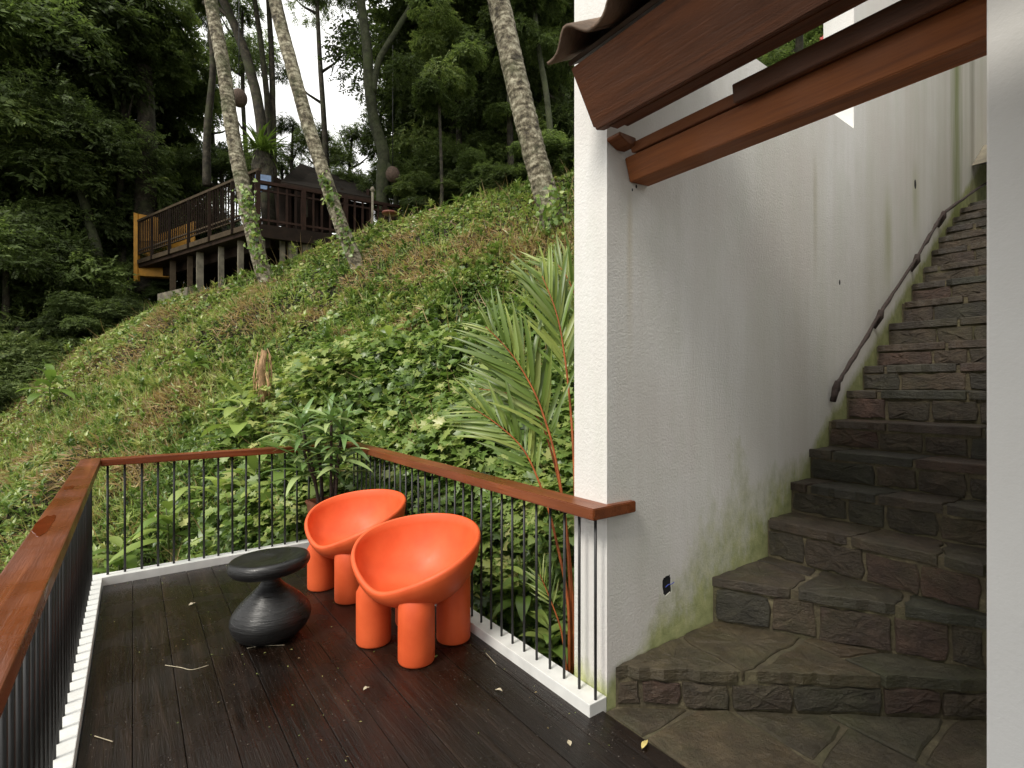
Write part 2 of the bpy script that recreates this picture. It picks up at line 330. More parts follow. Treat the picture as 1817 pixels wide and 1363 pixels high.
# ================================================================= TERRAIN
SKY_U = np.array([-900, -400, 0, 60, 100, 200, 300, 400, 470, 560, 640, 700, 800, 900, 1018, 1200, 1500, 2200.])
SKY_V = np.array([1150, 900, 722, 672, 640, 585, 530, 508, 478, 440, 408, 391, 362, 338, 306, 262, 215, 160.])
def sky_slope(q): return np.interp(q, (SKY_U-908.5)/F_PX, (685-SKY_V)/F_PX)
def ground(x, y, lumps=True):
    x = np.atleast_1d(np.asarray(x, float)); y = np.atleast_1d(np.asarray(y, float))
    d = SA*x+CA*y; r = CA*x-SA*y; dd = np.maximum(d, .3)
    p1 = -3.4+.815*d+.4567*r
    s2 = 1.6+dd*sky_slope(r/dd)-.06
    t = p1-s2; far = np.maximum(t, 0)
    z = np.where(t < 0, p1, s2-.30*far)
    z = np.where(d < 1.0, np.minimum(p1, 0), z)
    z = np.maximum(z, -9)
    if lumps:
        P = np.stack([x, y, x*0], 1); k = (vnoise(P, .55)-.5)*.70+(vnoise(P, 1.5)-.5)*.42
        z = z+k*np.clip(-t/1.2, 0, 1)*np.clip((d-2.2)/2.5, 0, 1)
    return z
def gz(x, y): return float(ground(x, y)[0])
# keep the hill out of the deck, landing and stair footprints
def ground_safe(x, y):
    z = ground(x, y); x = np.atleast_1d(x); y = np.atleast_1d(y)
    ins = (x > -.45) & (x < 1.95) & (y < 5.5) & (y > -3); z = np.where(ins, np.minimum(z, -.55), z)
    ins = (x > 1.75) & (y < 2.1); z = np.where(ins, np.minimum(z, -.55), z)
    return z
xs = np.concatenate([np.linspace(-60, -12, 30), np.linspace(-11.7, 16, 150), np.linspace(17, 70, 34)])
ys = np.concatenate([np.linspace(-20, -1, 12), np.linspace(-.8, 22, 140), np.linspace(23, 75, 36)])
X, Y = np.meshgrid(xs, ys); Z = ground_safe(X.ravel(), Y.ravel())
V = np.stack([X.ravel(), Y.ravel(), Z], 1); nx, ny = len(xs), len(ys)
ii = (np.arange(ny-1)[:, None]*nx+np.arange(nx-1)[None]).ravel()
T = np.concatenate([np.stack([ii, ii+1, ii+nx+1], 1), np.stack([ii, ii+nx+1, ii+nx], 1)])
me = mesh_np('hillside', V, T); smooth(me); tag(link('hillside', me, M['soil']), 'steep overgrown slope rising behind the deck', kind='structure')
B = 3000; z0 = -9.3
me = mesh_np('ground', np.array([(-B, -B, z0), (B, -B, z0), (B, B, z0), (-B, B, z0)]), np.array([(0, 1, 2), (0, 2, 3)])); tag(link('ground', me, M['soil']), kind='structure')

# ================================================================= DECK
deck = empty('deck_floor', kind='structure')
PW = .187; y_near = -1.6
joists = box('deck_frame', (-.2, y_near, -.24), (1.86, 5.27, -.045), M['house'], deck)
k = 0; x = -.190
edges = [-.190] + [PW*i for i in range(0, 11)]
edges[-1] = 1.872
for i in range(len(edges)-1):
    a, b = edges[i]+.0014, edges[i+1]-.0014
    o = box('plank', (a, y_near, -.04), (b, 5.275, random.uniform(-.0015, .0015)), M['deck'], deck, bevel=.003)
# ---- kerb
kerb = empty('deck_kerb', kind='structure')
KW = .12
box('kerb_side', (-.195-KW, y_near, -.30), (-.195, 5.28, .062), M['kerb'], kerb, .004)
box('kerb_side', (-.195-KW, 5.2815, -.30), (1.772+KW, 5.28+KW, .064), M['kerb'], kerb, .004)
box('kerb_side', (1.777, 1.787, -.30), (1.777+KW-.002, 5.279, .060), M['kerb'], kerb, .004)
# ---- railing
rail = empty('deck_railing', label='black barred deck railing with reddish timber handrail around the wet deck', cat='railing')
HB, HT = .955, 1.012
o = box('handrail', (-.335, y_near, HB), (-.205, 5.415, HT), M['rail'], rail, .006)
o = box('handrail', (-.2035, 5.285, HB), (1.765, 5.413, HT-.002), M['railx'], rail, .006)
o = prism('handrail', [(1.768, 5.41), (1.768, 1.752), (2.075, 1.752), (2.075, 1.7865), (1.8965, 1.7865), (1.8965, 5.41)], 'z', HB+.001, HT+.001, M['rail'], rail, .005)
bm = bmesh.new(); bmesh.ops.create_cone(bm, cap_ends=True, segments=10, radius1=.0075, radius2=.0075, depth=HB-.055, matrix=Matrix.Translation((0, 0, (HB+.055)/2)))
bar_me = bpy.data.meshes.new('baluster'); bm.to_mesh(bar_me); bm.free(); bar_me.materials.append(M['bar']); smooth(bar_me)
bm = bmesh.new(); bmesh.ops.create_cone(bm, cap_ends=True, segments=10, radius1=.009, radius2=.009, depth=HB-.055, matrix=Matrix.Translation((0, 0, (HB+.055)/2)))
bar_me2 = bpy.data.meshes.new('baluster'); bm.to_mesh(bar_me2); bm.free(); bar_me2.materials.append(M['bar']); smooth(bar_me2)
def bal(x, y, me=bar_me2): o = link('baluster', me, None, rail); o.location = (x, y, 0); o.rotation_euler = (random.uniform(-.003, .003), random.uniform(-.003, .003), 0)
for i in range(16): bal(-.162+.1127*i, 5.34)
y = 1.803
while y < 5.3: bal(1.833, y, bar_me); y += .1145
y = 5.24
while y > -.6: bal(-.262, y); y -= .1145
# wet stains on the left handrail
def blob(name, cx, cy, z, a, b, mat, parent=None, n=22, rot=0, sd=1, th=.0012, jag=.35):
    rr = random.Random(sd); V = []; m = [1+rr.uniform(-jag, jag) for _ in range(n)]; m = [(m[i-1]+m[i]*2+m[(i+1) % n])/4 for i in range(n)]
    for i in range(n):
        t = 2*PI*i/n; p, q = a*math.cos(t)*m[i], b*math.sin(t)*m[i]
        V.append((cx+p*math.cos(rot)-q*math.sin(rot), cy+p*math.sin(rot)+q*math.cos(rot), z))
    V2 = [(v[0]*.985+cx*.015, v[1]*.985+cy*.015, z+th) for v in V]
    Fs = [tuple(range(n, 2*n))] + [(i, (i+1) % n, n+(i+1) % n, n+i) for i in range(n)]
    return pyd(name, V+V2, Fs, mat, parent)
blob('wet_patch', -.300, 2.95, HT+.0005, .030, .21, M['wet'], rail, sd=3)
blob('wet_patch', -.296, 3.9, HT+.0005, .022, .08, M['wet'], rail, sd=5)
blob('wet_patch', -.318, 1.95, HT+.0005, .014, .12, M['wet'], rail, sd=8)

# ================================================================= STAIR WALL
YW = 1.788; XW = 1.898
wall = prism('stair_wall', [(XW, -2.5), (14, -2.5), (14, 9), (4.853, 9), (4.853, 3.75), (2.95, 3.75), (2.95, 9), (XW, 9)], 'y', YW, YW+.235, M['plaster'])
tag(wall, 'tall rough white plaster wall beside the stone stairs, stained green near the steps', 'wall')
# recess for the electrical box, cut through the plaster face
bm = bmesh.new(); rr = random.Random(4); n = 18; cx, cz = 2.374, .504
ring = [(cx+.037*(1+rr.uniform(-.18, .22))*math.copysign(abs(math.cos(2*PI*i/n))**.6, math.cos(2*PI*i/n)), cz+.054*(1+rr.uniform(-.15, .2))*math.copysign(abs(math.sin(2*PI*i/n))**.6, math.sin(2*PI*i/n))) for i in range(n)]
A = [bm.verts.new((a, YW-.05, b)) for a, b in ring]; Bv = [bm.verts.new((a, YW+.06, b)) for a, b in ring]
bm.faces.new(A); bm.faces.new(Bv[::-1])
for i in range(n): bm.faces.new((A[i], A[(i+1) % n], Bv[(i+1) % n], Bv[i]))
cut = from_bm('cutter', bm)
# screw hole high on the wall
md = wall.modifiers.new('hole', 'BOOLEAN'); md.object = cut; md.operation = 'DIFFERENCE'; md.solver = 'EXACT'
dg = bpy.context.evaluated_depsgraph_get(); me2 = bpy.data.meshes.new_from_object(wall.evaluated_get(dg)); wall.modifiers.clear()
wall.data = me2; bpy.data.objects.remove(cut)
if not wall.data.materials: wall.data.materials.append(M['plaster'])
o = box('socket_box', (cx-.055, YW+.004, cz-.075), (cx+.055, YW+.075, cz+.075), M['hole'], wall, .003)
tube('wire', spline([(cx-.01, YW+.004, cz-.012), (cx+.005, YW-.004, cz+.002), (cx+.03, YW-.006, cz+.0), (cx+.047, YW-.010, cz+.008)]), .0022, M['wire'], wall, 6)
V = [at(1624, 327, 1)]  # small dark hole
for (u, v, s) in ((1624, 327, .05), (1490, 501, .022), (1129, 331, .01), (1122, 337, .008)):
    q = (u-908.5)/F_PX; xx = YW*(SA+CA*q)/(CA-SA*q); dd = SA*xx+CA*YW; zz = EYE+(685-v)*dd/F_PX
    me = bpy.data.meshes.new('pock_mark'); bm = bmesh.new(); bmesh.ops.create_icosphere(bm, subdivisions=2, radius=1); bm.to_mesh(me); bm.free()
    o = link('pock_mark', me, M['hole'], wall); o.location = (xx, YW, zz); o.scale = (s*.6, .003, s)

# ================================================================= COLUMN and added stair shading wall
col = box('white_column', (1.90, -.7, -.4), (2.3, .375, 2.80), M['white'], bevel=.006)
tag(col, 'smooth white column standing at the right edge in front of the stairs', 'column')
iw = prism('stair_shade_wall', [(3.40, -.4), (14, -.4), (14, 8.8), (7.5, 7.6), (3.40, 2.3)], 'y', .40, .60, M['plaster']); tag(iw, 'unseen plaster wall added beside the stone steps to shade them', 'wall')  # unseen wall, added and shaped to shade the stairs and plaster wall

# unseen house wall and roof added around the camera to block sky light
hb = empty('house', (0, -3.2, 0), label='unseen white house front and roof added to shade the walls and column', cat='house')
o = box('wall', (-.6, -3.4, -3), (14, -3.2, 6.2), M['white']); local(o, hb)
o = box('shade_roof', (-1.2, -3.19, 2.70), (1.61, .64, 2.84), M['deckboard']); local(o, hb)  # out of view, added to darken the column top and beam

# ================================================================= STONES
def split(poly, p, dr, gap):
    p = np.array(p, float); dr = np.array(dr, float); dr /= np.linalg.norm(dr); nn = np.array([-dr[1], dr[0]])
    res = []
    for s in (1, -1):
        out = []; m = len(poly)
        for i in range(m):
            a = np.array(poly[i]); b = np.array(poly[(i+1) % m]); da = s*np.dot(a-p, nn)-gap/2; db = s*np.dot(b-p, nn)-gap/2
            if da >= 0: out.append(tuple(a))
            if (da > 0) != (db > 0) and da != db: out.append(tuple(a+(b-a)*(da/(da-db))))
        res.append(out)
    return res
def area(poly): return .5*sum(poly[i][0]*poly[(i+1) % len(poly)][1]-poly[(i+1) % len(poly)][0]*poly[i][1] for i in range(len(poly)))
def stone(name, poly, h, frame, mat, parent, jit=.006, bev=.010, seg=.09, dome=.004, sd=None):
    """slab from a 2D outline: frame = origin, ex, ey, n; wobbly sides, rounded rim, uneven face"""
    if len(poly) < 3 or abs(area(poly)) < .0008: return None
    if area(poly) < 0: poly = poly[::-1]
    O, ex, ey, nn = [np.array(q, float) for q in frame]
    pts = []; m = len(poly); rr = random.Random(sd if sd is not None else random.random())
    for i in range(m):
        a = np.array(poly[i]); b = np.array(poly[(i+1) % m]); L = np.linalg.norm(b-a); k = max(1, int(L/seg))
        for j in range(k):
            t = j/k; q = a+(b-a)*t
            if j == 0 and m > 2: q = q+(np.mean(np.array(poly), 0)-q)*min(.03, .008/max(np.linalg.norm(np.mean(np.array(poly), 0)-q), .01))
            pts.append(q+np.array([rr.uniform(-jit, jit), rr.uniform(-jit, jit)]))
    n = len(pts); c = np.mean(pts, 0); V = []
    def P(q, z): return O+ex*q[0]+ey*q[1]+nn*z
    rmin = min(np.linalg.norm(np.array(p_)-c) for p_ in pts)
    for q in pts: V.append(P(q, 0))
    for q in pts: V.append(P(q, h-bev*.8+rr.uniform(-.002, .002)))
    for q in pts:
        q2 = q+(c-q)/max(np.linalg.norm(c-q), 1e-6)*min(bev, rmin*.4); V.append(P(q2, h+rr.uniform(-.0015, .0015)))
    for q in pts:
        V.append(P(c+(q-c)*.5, h+dome*.5+rr.uniform(-dome, dome)))
    V.append(P(c, h+dome*.5+rr.uniform(-dome, dome)))
    Fs = []
    for L in range(3):
        for i in range(n): Fs.append((L*n+i, L*n+(i+1) % n, (L+1)*n+(i+1) % n, (L+1)*n+i))
    for i in range(n): Fs.append((3*n+i, 3*n+(i+1) % n, 4*n))
    return pyd(name, V, Fs, mat, parent, False)
stair = empty('stone_staircase', label='dark rough stone staircase climbing to the right along the plaster wall', cat='staircase')
XS = [1.96, 2.81, 3.45, 3.779, 4.073, 4.376, 4.71, 5.03, 5.34, 5.63, 5.966, 6.23, 6.564, 6.831, 7.077, 7.33, 7.58, 7.86, 8.2, 8.6]
ZS = [.196, .459, .707, .918, 1.13, 1.336, 1.563, 1.769, 1.961, 2.173, 2.403, 2.607, 2.82, 3.036, 3.215, 3.366, 3.53, 3.69, 3.82, 3.93]
YR = .62; ya = YW-.002
RIGHT = [3.335, 3.41, 3.445] + XS[3:]
lines = [((XS[i], ya), (RIGHT[i], YR if i > 2 else YR+.02*(i+1))) for i in range(len(XS))]
lines.append(((10.5, ya), (10.5, YR)))
def lerp(a, b, t): return (a[0]+(b[0]-a[0])*t, a[1]+(b[1]-a[1])*t)
for i in range(len(XS)):
    (A0, A1), (B0, B1) = lines[i], lines[i+1]
    z1 = ZS[i]; zp = ZS[i-1] if i else 0.0; TH = .056
    dv = np.array([A1[0]-A0[0], A1[1]-A0[1]]); L = np.linalg.norm(dv); e = dv/L; nrm = np.array([-e[1], e[0]])
    if nrm[0] > 0: nrm = -nrm
    if i == 0 and nrm[1] > 0: nrm = -nrm
    # mortar core
    back0 = (lines[min(i+2, len(lines)-1)][0][0], ya); back1 = (max(lines[min(i+2, len(lines)-1)][1][0], 3.5), YR)
    bm = bmesh.new(); pl = [A0, A1, back1, back0]
    lo = [bm.verts.new((p[0], p[1], zp-.25 if i else -.3)) for p in pl]; hi = [bm.verts.new((p[0], p[1], z1-.012)) for p in pl]
    bm.faces.new(lo); bm.faces.new(hi[::-1])
    for q in range(4): bm.faces.new((lo[q], lo[(q+1) % 4], hi[(q+1) % 4], hi[q]))
    step = from_bm('step', bm, M['mortar'], stair)
    # riser stones
    cuts = [.012]; tgt = {0: [.115, .20, .235, .30, .43, .27, .3]}.get(i)
    s = .012; j = 0
    while s < L-.02:
        ln = (tgt[j] if tgt and j < len(tgt) else random.uniform(.2, .42)); e_ = min(s+ln, L-.01)
        if L-e_ < .12: e_ = L-.01
        zlo = zp+random.uniform(.008, .016); zhi = z1-TH-random.uniform(.012, .022)
        poly = [(s+random.uniform(0, .006), zlo), (e_-.013, zlo+random.uniform(-.004, .004)), (e_-.013-random.uniform(0, .006), zhi+random.uniform(-.006, .004)), (s, zhi+random.uniform(-.006, .004))]
        fr = ((A0[0], A0[1], 0), (e[0], e[1], 0), (0, 0, 1), (nrm[0], nrm[1], 0))
        stone('riser_stone', poly, .014+random.uniform(-.004, .007), fr, M['riser'], step, .008, .006, .05, .007)
        s = e_; j += 1
    # tread slabs
    ov = .019
    a0 = (A0[0]+nrm[0]*ov, min(A0[1]+nrm[1]*ov, ya-.004)); a1 = (A1[0]+nrm[0]*ov, A1[1]+nrm[1]*ov)
    b0 = (B0[0]-.006, ya-.006); b1 = (max(B1[0], A1[0]+.05)-.006, B1[1])
    a0 = (a0[0], ya-.006)
    polys = [[a0, a1, b1, b0]]
    def cutall(polys, p, dr, gap=.016, sel=None):
        out = []
        for P_ in polys:
            c = np.mean(np.array(P_), 0)
            if sel and not sel(c): out.append(P_); continue
            for q in split(P_, p, dr, gap):
                if len(q) >= 3 and abs(area(q)) > .002: out.append(q)
        return out
    def fl(u, v, z):
        d = (EYE-z)*F_PX/(v-685); p = cw((u-908.5)*d/F_PX, d); return (p.x, p.y)
    if i == 0:
        P1, P2 = fl(1200, 1128, z1), fl(1314, 1190, z1); polys = cutall(polys, P1, (P2[0]-P1[0], P2[1]-P1[1]), .03)
        sideA = lambda c: np.cross(np.array(P2)-np.array(P1), c-np.array(P1))
        sgn = sideA(np.array([XS[0]+.05, YW-.1]))
        sel = lambda c: sideA(c)*sgn < 0
        P3, P4 = fl(1337, 1188, z1), fl(1418, 1138, z1); polys = cutall(polys, P3, (P4[0]-P3[0], P4[1]-P3[1]), .03, sel)
        P5, P6 = fl(1380, 1118, z1), fl(1545, 1190, z1); s3 = lambda c: np.cross(np.array(P4)-np.array(P3), c-np.array(P3))
        g3 = s3(np.array(fl(1440, 1160, z1))); sel2 = lambda c: sel(c) and s3(c)*g3 > 0
        polys = cutall(polys, P5, (P6[0]-P5[0], P6[1]-P5[1]), .025, sel2)
        P7, P8 = fl(1500, 1165, z1), fl(1620, 1150, z1); s5 = lambda c: np.cross(np.array(P6)-np.array(P5), c-np.array(P5)); g5 = s5(np.array(fl(1600, 1160, z1)))
        polys = cutall(polys, P7, (P8[0]-P7[0], P8[1]-P7[1]), .02, lambda c: sel2(c) and s5(c)*g5 > 0)
    elif i == 1:
        P1, P2 = fl(1345, 993, z1), fl(1425, 1018, z1); P3, P4 = fl(1385, 1060, z1), fl(1450, 1015, z1)
        polys = cutall(polys, P3, (P4[0]-P3[0], P4[1]-P3[1]), .03)
        polys = cutall(polys, P1, (P2[0]-P1[0], P2[1]-P1[1]), .02, lambda c: c[1] > 1.45)
        P5, P6 = fl(1580, 1100, z1), fl(1600, 1070, z1); polys = cutall(polys, P5, (P6[0]-P5[0], P6[1]-P5[1]), .03, lambda c: c[1] < 1.45)
    else:
        L2 = L; s = random.uniform(.12, .5) if i > 3 else {2: .5, 3: .12}[i]
        while s < L2-.15:
            p = lerp(A0, A1, s/L2); polys = cutall(polys, p, (1, random.uniform(-.25, .25)), .014, None if True else None)
            s += random.uniform(.32, .55)
    fr = ((0, 0, z1-TH), (1, 0, 0), (0, 1, 0), (0, 0, 1))
    for P_ in polys: stone('tread_stone', P_, TH+random.uniform(-.003, .003), fr, M['stone'] if i > 1 else M['paver'] if i == 0 else M['stone'], step, .011, .006, .055, .004)
# ---- landing paving
landing = empty('stone_landing', kind='structure')
box('landing_bed', (1.876, -1.6, -.30), (3.9, YW-.003, -.014), M['mortar'], landing)
poly = [(1.884, YW-.01), (1.884, -1.4), (3.6, -1.4), (3.6, .46), (XS[0]+.02, YW-.01)]
poly = [(1.884, YW-.01), (1.884, -1.4), (3.6, -1.4), (3.6, .40), (1.975, YW-.03)]
def fl0(u, v): d = EYE*F_PX/(v-685); p = cw((u-908.5)*d/F_PX, d); return (p.x, p.y)
polys = [poly]
def seg(u0, v0, u1, v1, gap=.026, sel=None):
    global polys
    a, b = fl0(u0, v0), fl0(u1, v1); polys = cutall(polys, a, (b[0]-a[0], b[1]-a[1]), gap, sel); return a, b
def side(a, b): return lambda c: np.cross(np.array(b)-np.array(a), c-np.array(a)) > 0
S1 = seg(1153, 1302, 1212, 1266)
S2 = seg(1324, 1276, 1430, 1342, .026, lambda c: c[0] > 2.0)
S3 = seg(1506, 1289, 1641, 1357, .026, lambda c: side(*S2)(c) == side(*S2)(np.array(fl0(1550, 1300))))
S4 = seg(1672, 1290, 1633, 1352, .026, lambda c: side(*S3)(c) == side(*S3)(np.array(fl0(1640, 1300))))
S5 = seg(1493, 1298, 1468, 1328, .026, lambda c: side(*S2)(c) == side(*S2)(np.array(fl0(1450, 1300))) and side(*S3)(c) != side(*S3)(np.array(fl0(1640, 1300))))
seg(1180, 1420, 1700, 1400, .026)
fr = ((0, 0, -.045), (1, 0, 0), (0, 1, 0), (0, 0, 1))
for P_ in polys: stone('paving_stone', P_, .045+random.uniform(-.003, .004), fr, M['paver'], landing, .008, .010, .10, .003)

# ---- iron pipe handrail on the wall
pr = empty('pipe_handrail', (4.508, YW-.05, 1.578), label='thin rusty black pipe handrail clamped low on the plaster wall above the steps', cat='handrail')
def wl(u, v, off=.05):
    q = (u-908.5)/F_PX; yy = YW-off; xx = yy*(SA+CA*q)/(CA-SA*q); dd = SA*xx+CA*yy; return Vector((xx, yy, EYE+(685-v)*dd/F_PX))
PT = [wl(1484, 684), wl(1502, 655), wl(1532, 607), wl(1561, 557), wl(1593, 509), wl(1626, 458), wl(1650, 418), wl(1673, 381), wl(1708, 354), wl(1743, 330)]
PT.append(PT[-1]+Vector((1.2, 0, .45)))
sp = [p+Vector((0, 0, random.uniform(-.008, .008))) for p in spline(PT, 4)]
o = tube('pipe', sp, [.016+random.uniform(-.004, .004) for _ in sp], M['pipe'], None, 8, .25, 3); local(o, pr)
for (u, v) in ((1484, 684), (1561, 557), (1626, 458), (1673, 381)):
    p = wl(u, v); o = tube('bracket', [p+Vector((0, -.012, .035)), p+Vector((0, 0, -.03)), p+Vector((.02, .03, -.09)), p+Vector((.025, .05, -.12))], [.022, .032, .018, .014], M['pipe'], None, 8, .3, int(u)); local(o, pr)
p = wl(1483, 690); o = tube('bracket', [p, p+Vector((-.0, .02, -.10))], [.026, .020], M['pipe'], None, 8, .3, 2); local(o, pr)
# pale stone coping at the stair head
o = prism('coping_block', [(8.35, 4.32), (10.4, 4.9), (10.4, 5.1), (8.9, 4.72)], 'y', 1.30, YW-.005, M['concrete'])
tag(o, 'pale sloping coping block at the head of the stone stairs', 'coping')

# ================================================================= BEAMS AND ROOF
roof = empty('tiled_roof', (1.786, 1.72, 2.825), label='timber eave with mossy clay tiles jutting in from the upper right', cat='roof')
YN = -2.2
def rp(name, poly, y0, y1, mat, bev=.003): o = prism(name, poly, 'y', y0, y1, mat, None, bev); return local(o, roof)
# eave board, its moulding strips and the inner board
rp('eave_board', [(1.780, 2.835), (1.633, 3.066), (1.655, 3.080), (1.802, 2.848)], YN, 1.765, M['fascia'], .004)
rp('moulding', [(1.786, 2.822), (1.775, 2.842), (1.835, 2.872), (1.845, 2.838)], YN, 1.755, M['fascia'], .004)
rp('moulding', [(1.812, 2.826), (1.812, 2.846), (1.868, 2.872), (1.876, 2.832)], YN, 1.70, M['fascia'], .004)
rp('inner_board', [(1.878, 2.836), (1.845, 2.93), (1.90, 2.95), (1.905, 2.838)], YN, 1.66, M['fascia'], .002)
rp('inner_board', [(1.906, 2.85), (1.90, 2.96), (1.922, 2.98), (1.922, 2.852)], YN, 1.12, M['fascia'], .002)
sl = math.radians(32); su = np.array([math.cos(sl), 0, math.sin(sl)]); sn = np.array([-math.sin(sl), 0, math.cos(sl)])
P0 = np.array([1.63, 0, 3.078])
def rs(a, b): p = P0+su*a+sn*b; return (p[0], p[2])
rp('roof_boarding', [rs(.01, .002), rs(1.10, .002), rs(1.10, .022), rs(.01, .022)], YN, 1.78, M['deckboard'])
for yy in np.arange(1.35, YN, -.6): rp('rafter', [rs(.20, -.10), rs(1.10, -.10), rs(1.10, .0), rs(.20, .0)], yy-.06, yy, M['fascia'])
# tiles
def tile_mesh(length=.40, wid=.31):
    nu, nv = 14, 3; V = []; Fs = []; th = .014
    for s in (0, 1):
        for j in range(nv):
            a = j/(nv-1)*length
            for i in range(nu+1):
                t = i/nu; yv = -t*wid; ph = 2*PI*(t*wid-.165)/.29
                z = .038*(1+math.cos(ph)) + .014*(1+math.cos(2*ph))*.5 + a*-.045+.012
                p = su*(a-.085)+sn*(z+(th if s else 0)); V.append((p[0], yv, p[2]))
    K = (nu+1)*nv
    for s in (0, 1):
        for j in range(nv-1):
            for i in range(nu):
                q = (s*K+j*(nu+1)+i, s*K+j*(nu+1)+i+1, s*K+(j+1)*(nu+1)+i+1, s*K+(j+1)*(nu+1)+i); Fs.append(q if s else q[::-1])
    for i in range(nu):
        Fs.append((i, i+1, K+i+1, K+i)); b = (nv-1)*(nu+1); Fs.append((b+i+1, b+i, K+b+i, K+b+i+1))
    for j in range(nv-1):
        Fs.append((j*(nu+1), K+j*(nu+1), K+(j+1)*(nu+1), (j+1)*(nu+1))); Fs.append((j*(nu+1)+nu, (j+1)*(nu+1)+nu, K+(j+1)*(nu+1)+nu, K+j*(nu+1)+nu))
    me = bpy.data.meshes.new('roof_tile'); me.from_pydata(V, [], Fs); smooth(me); me.materials.append(M['tile']); return me
tm = tile_mesh()
for c in range(13):
    for r in range(4):
        if c == 0 and r > 1: continue
        o = link('roof_tile', tm, None, roof); p = P0+su*(.33*r)
        o.location = Vector((p[0]+random.uniform(-.006, .006), 1.825-c*.29+random.uniform(-.005, .005)-(0.0), p[2]+.024+.014*r*0))-roof.location
# beam 2
bm_root = empty('timber_beam', (2.06, 1.78, 2.64), label='long reddish timber beam running from the plaster wall toward the white column', cat='beam')
def bp(name, poly, y0, y1, mat, bev=.003): o = prism(name, poly, 'y', y0, y1, mat, None, bev); return local(o, bm_root)
bp('beam_body', [(2.062, 2.648), (2.025, 2.762), (2.19, 2.80), (2.21, 2.66)], .377, YW-.002, M['beam'], .004)
bp('top_board', [(2.010, 2.764), (1.995, 2.806), (2.19, 2.84), (2.19, 2.802)], .377, YW-.06, M['beam'], .003)
bp('beam_end', [(1.893, 2.812), (1.893, 2.828), (2.01, 2.83), (2.02, 2.79), (1.96, 2.785)], 1.70, YW-.003, M['beam'], .003)
M['dark_beam'] = wood('dark_brown_beam', [(.05, .019, .008), (.09, .032, .012), (.13, .046, .016)], 'y', .7, .5)  # darker brown than the beam wood, for the upper board
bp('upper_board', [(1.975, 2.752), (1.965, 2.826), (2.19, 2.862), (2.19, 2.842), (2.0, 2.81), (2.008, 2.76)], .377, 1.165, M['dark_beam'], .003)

# ================================================================= CHAIRS
def chair_proto():
    root = empty('plastic_chair')
    A, Bb, zl, zh, pw, eg = .332, .421, .300, .702, .345, -.18
    nth, ns = 72, 12; V = []; Fs = []
    def rimp(th):
        lx = A*math.cos(th)*(1+eg*math.cos(th)); ly = Bb*math.sin(th)
        # softened lip so the lowest point of the rim is a broad curve
        w_ = (1-math.cos(th))/2; z = zl+(zh-zl)*((w_+.022)/(1.022))**(pw+.03)
        return Vector((lx, ly, z))
    cb = Vector((-.035, 0, .272))
    def shell(off, s, th):                      # s: 0 at the bottom centre, 1 at the rim
        R = rimp(th); c = cb
        g = math.sin(s*PI/2); h = (1-math.cos(s*PI/2))
        p = Vector((c.x+(R.x-c.x)*g, c.y+(R.y-c.y)*g, c.z+(R.z-c.z)*(h**1.0)))
        return p
    th_ = .026
    def outn(p, c=Vector((-.03, 0, .62))):
        n_ = (p-c); return n_.normalized()
    rows = []
    for k in range(ns+1): rows.append([shell(0, k/ns, 2*PI*i/nth) for i in range(nth)])          # inner, bottom -> rim
    rim_in = rows[-1]
    edge1, edge2, edge3 = [], [], []
    for i in range(nth):
        p = rim_in[i]; o_ = Vector((p.x-cb.x, p.y-cb.y, 0)).normalized()
        edge1.append(p+o_*.008+Vector((0, 0, .0075))); edge2.append(p+o_*.022+Vector((0, 0, .004))); edge3.append(p+o_*.029+Vector((0, 0, -.012)))
    allrows = rows+[edge1, edge2, edge3]
    for k in range(ns-1, -1, -1):
        allrows.append([p+outn(p)*th_ + Vector((0, 0, -.004)) for p in rows[k]])
    for row in allrows:
        for p in row: V.append(p)
    for r in range(len(allrows)-1):
        for i in range(nth): Fs.append((r*nth+i, r*nth+(i+1) % nth, (r+1)*nth+(i+1) % nth, (r+1)*nth+i))
    seat = pyd('seat', V, Fs, M['orange'], root, True)
    bm = bmesh.new(); bm.from_mesh(seat.data); bmesh.ops.remove_doubles(bm, verts=bm.verts, dist=.0005); bm.to_mesh(seat.data); bm.free(); smooth(seat.data)
    bvh = BVHTree.FromPolygons([tuple(v) for v in V], Fs)
    R = Vector(( .0, 0, 0)); lr = .107
    for sx, sy in ((.15, .19), (.15, -.19), (-.17, .19), (-.17, -.19)):
        prof = [(0, .0), (lr-.012, .0), (lr-.003, .004), (lr, .014), (lr, .10), (lr, .20), (lr+.001, .26), (lr+.002, .30)]
        top = .30 if sx > 0 else .40
        # the leg runs up until it meets the bowl
        V = []; Fs = []; n = 36
        prof2 = prof[:-2]
        for (r_, z_) in prof2:
            for i in range(n): V.append((sx+r_*math.cos(2*PI*i/n), sy+r_*math.sin(2*PI*i/n), z_))
        for m_ in range(2):                                  # the leg stops inside the shell of the bowl
            for i in range(n):
                px, py = sx+lr*math.cos(2*PI*i/n), sy+lr*math.sin(2*PI*i/n)
                h_ = bvh.ray_cast(Vector((px, py, -.1)), Vector((0, 0, 1)))[0]
                if h_ is None or h_.z > (.36 if sx > 0 else .5):
                    h_ = bvh.find_nearest(Vector((px, py, .34 if sx > 0 else .46)))[0]
                if m_ == 0: V.append((px, py, min(h_.z-.018, .315 if sx > 0 else .44)))
                else: V.append((h_.x*.97+sx*.03, h_.y*.97+sy*.03, h_.z+.008))
        rws = len(prof2)+2
        for r in range(rws-1):
            for i in range(n): Fs.append((r*n+i, r*n+(i+1) % n, (r+1)*n+(i+1) % n, (r+1)*n+i))
        pyd('leg', V, Fs, M['orange'], root, True)
    return root
ch = chair_proto(); ch.location = (1.420, 2.989, .001); ch.rotation_euler.z = 3.457
tag(ch, 'bright orange scooped plastic chair nearest the camera, in front of its twin', 'chair', 'orange scooped chairs on the deck')
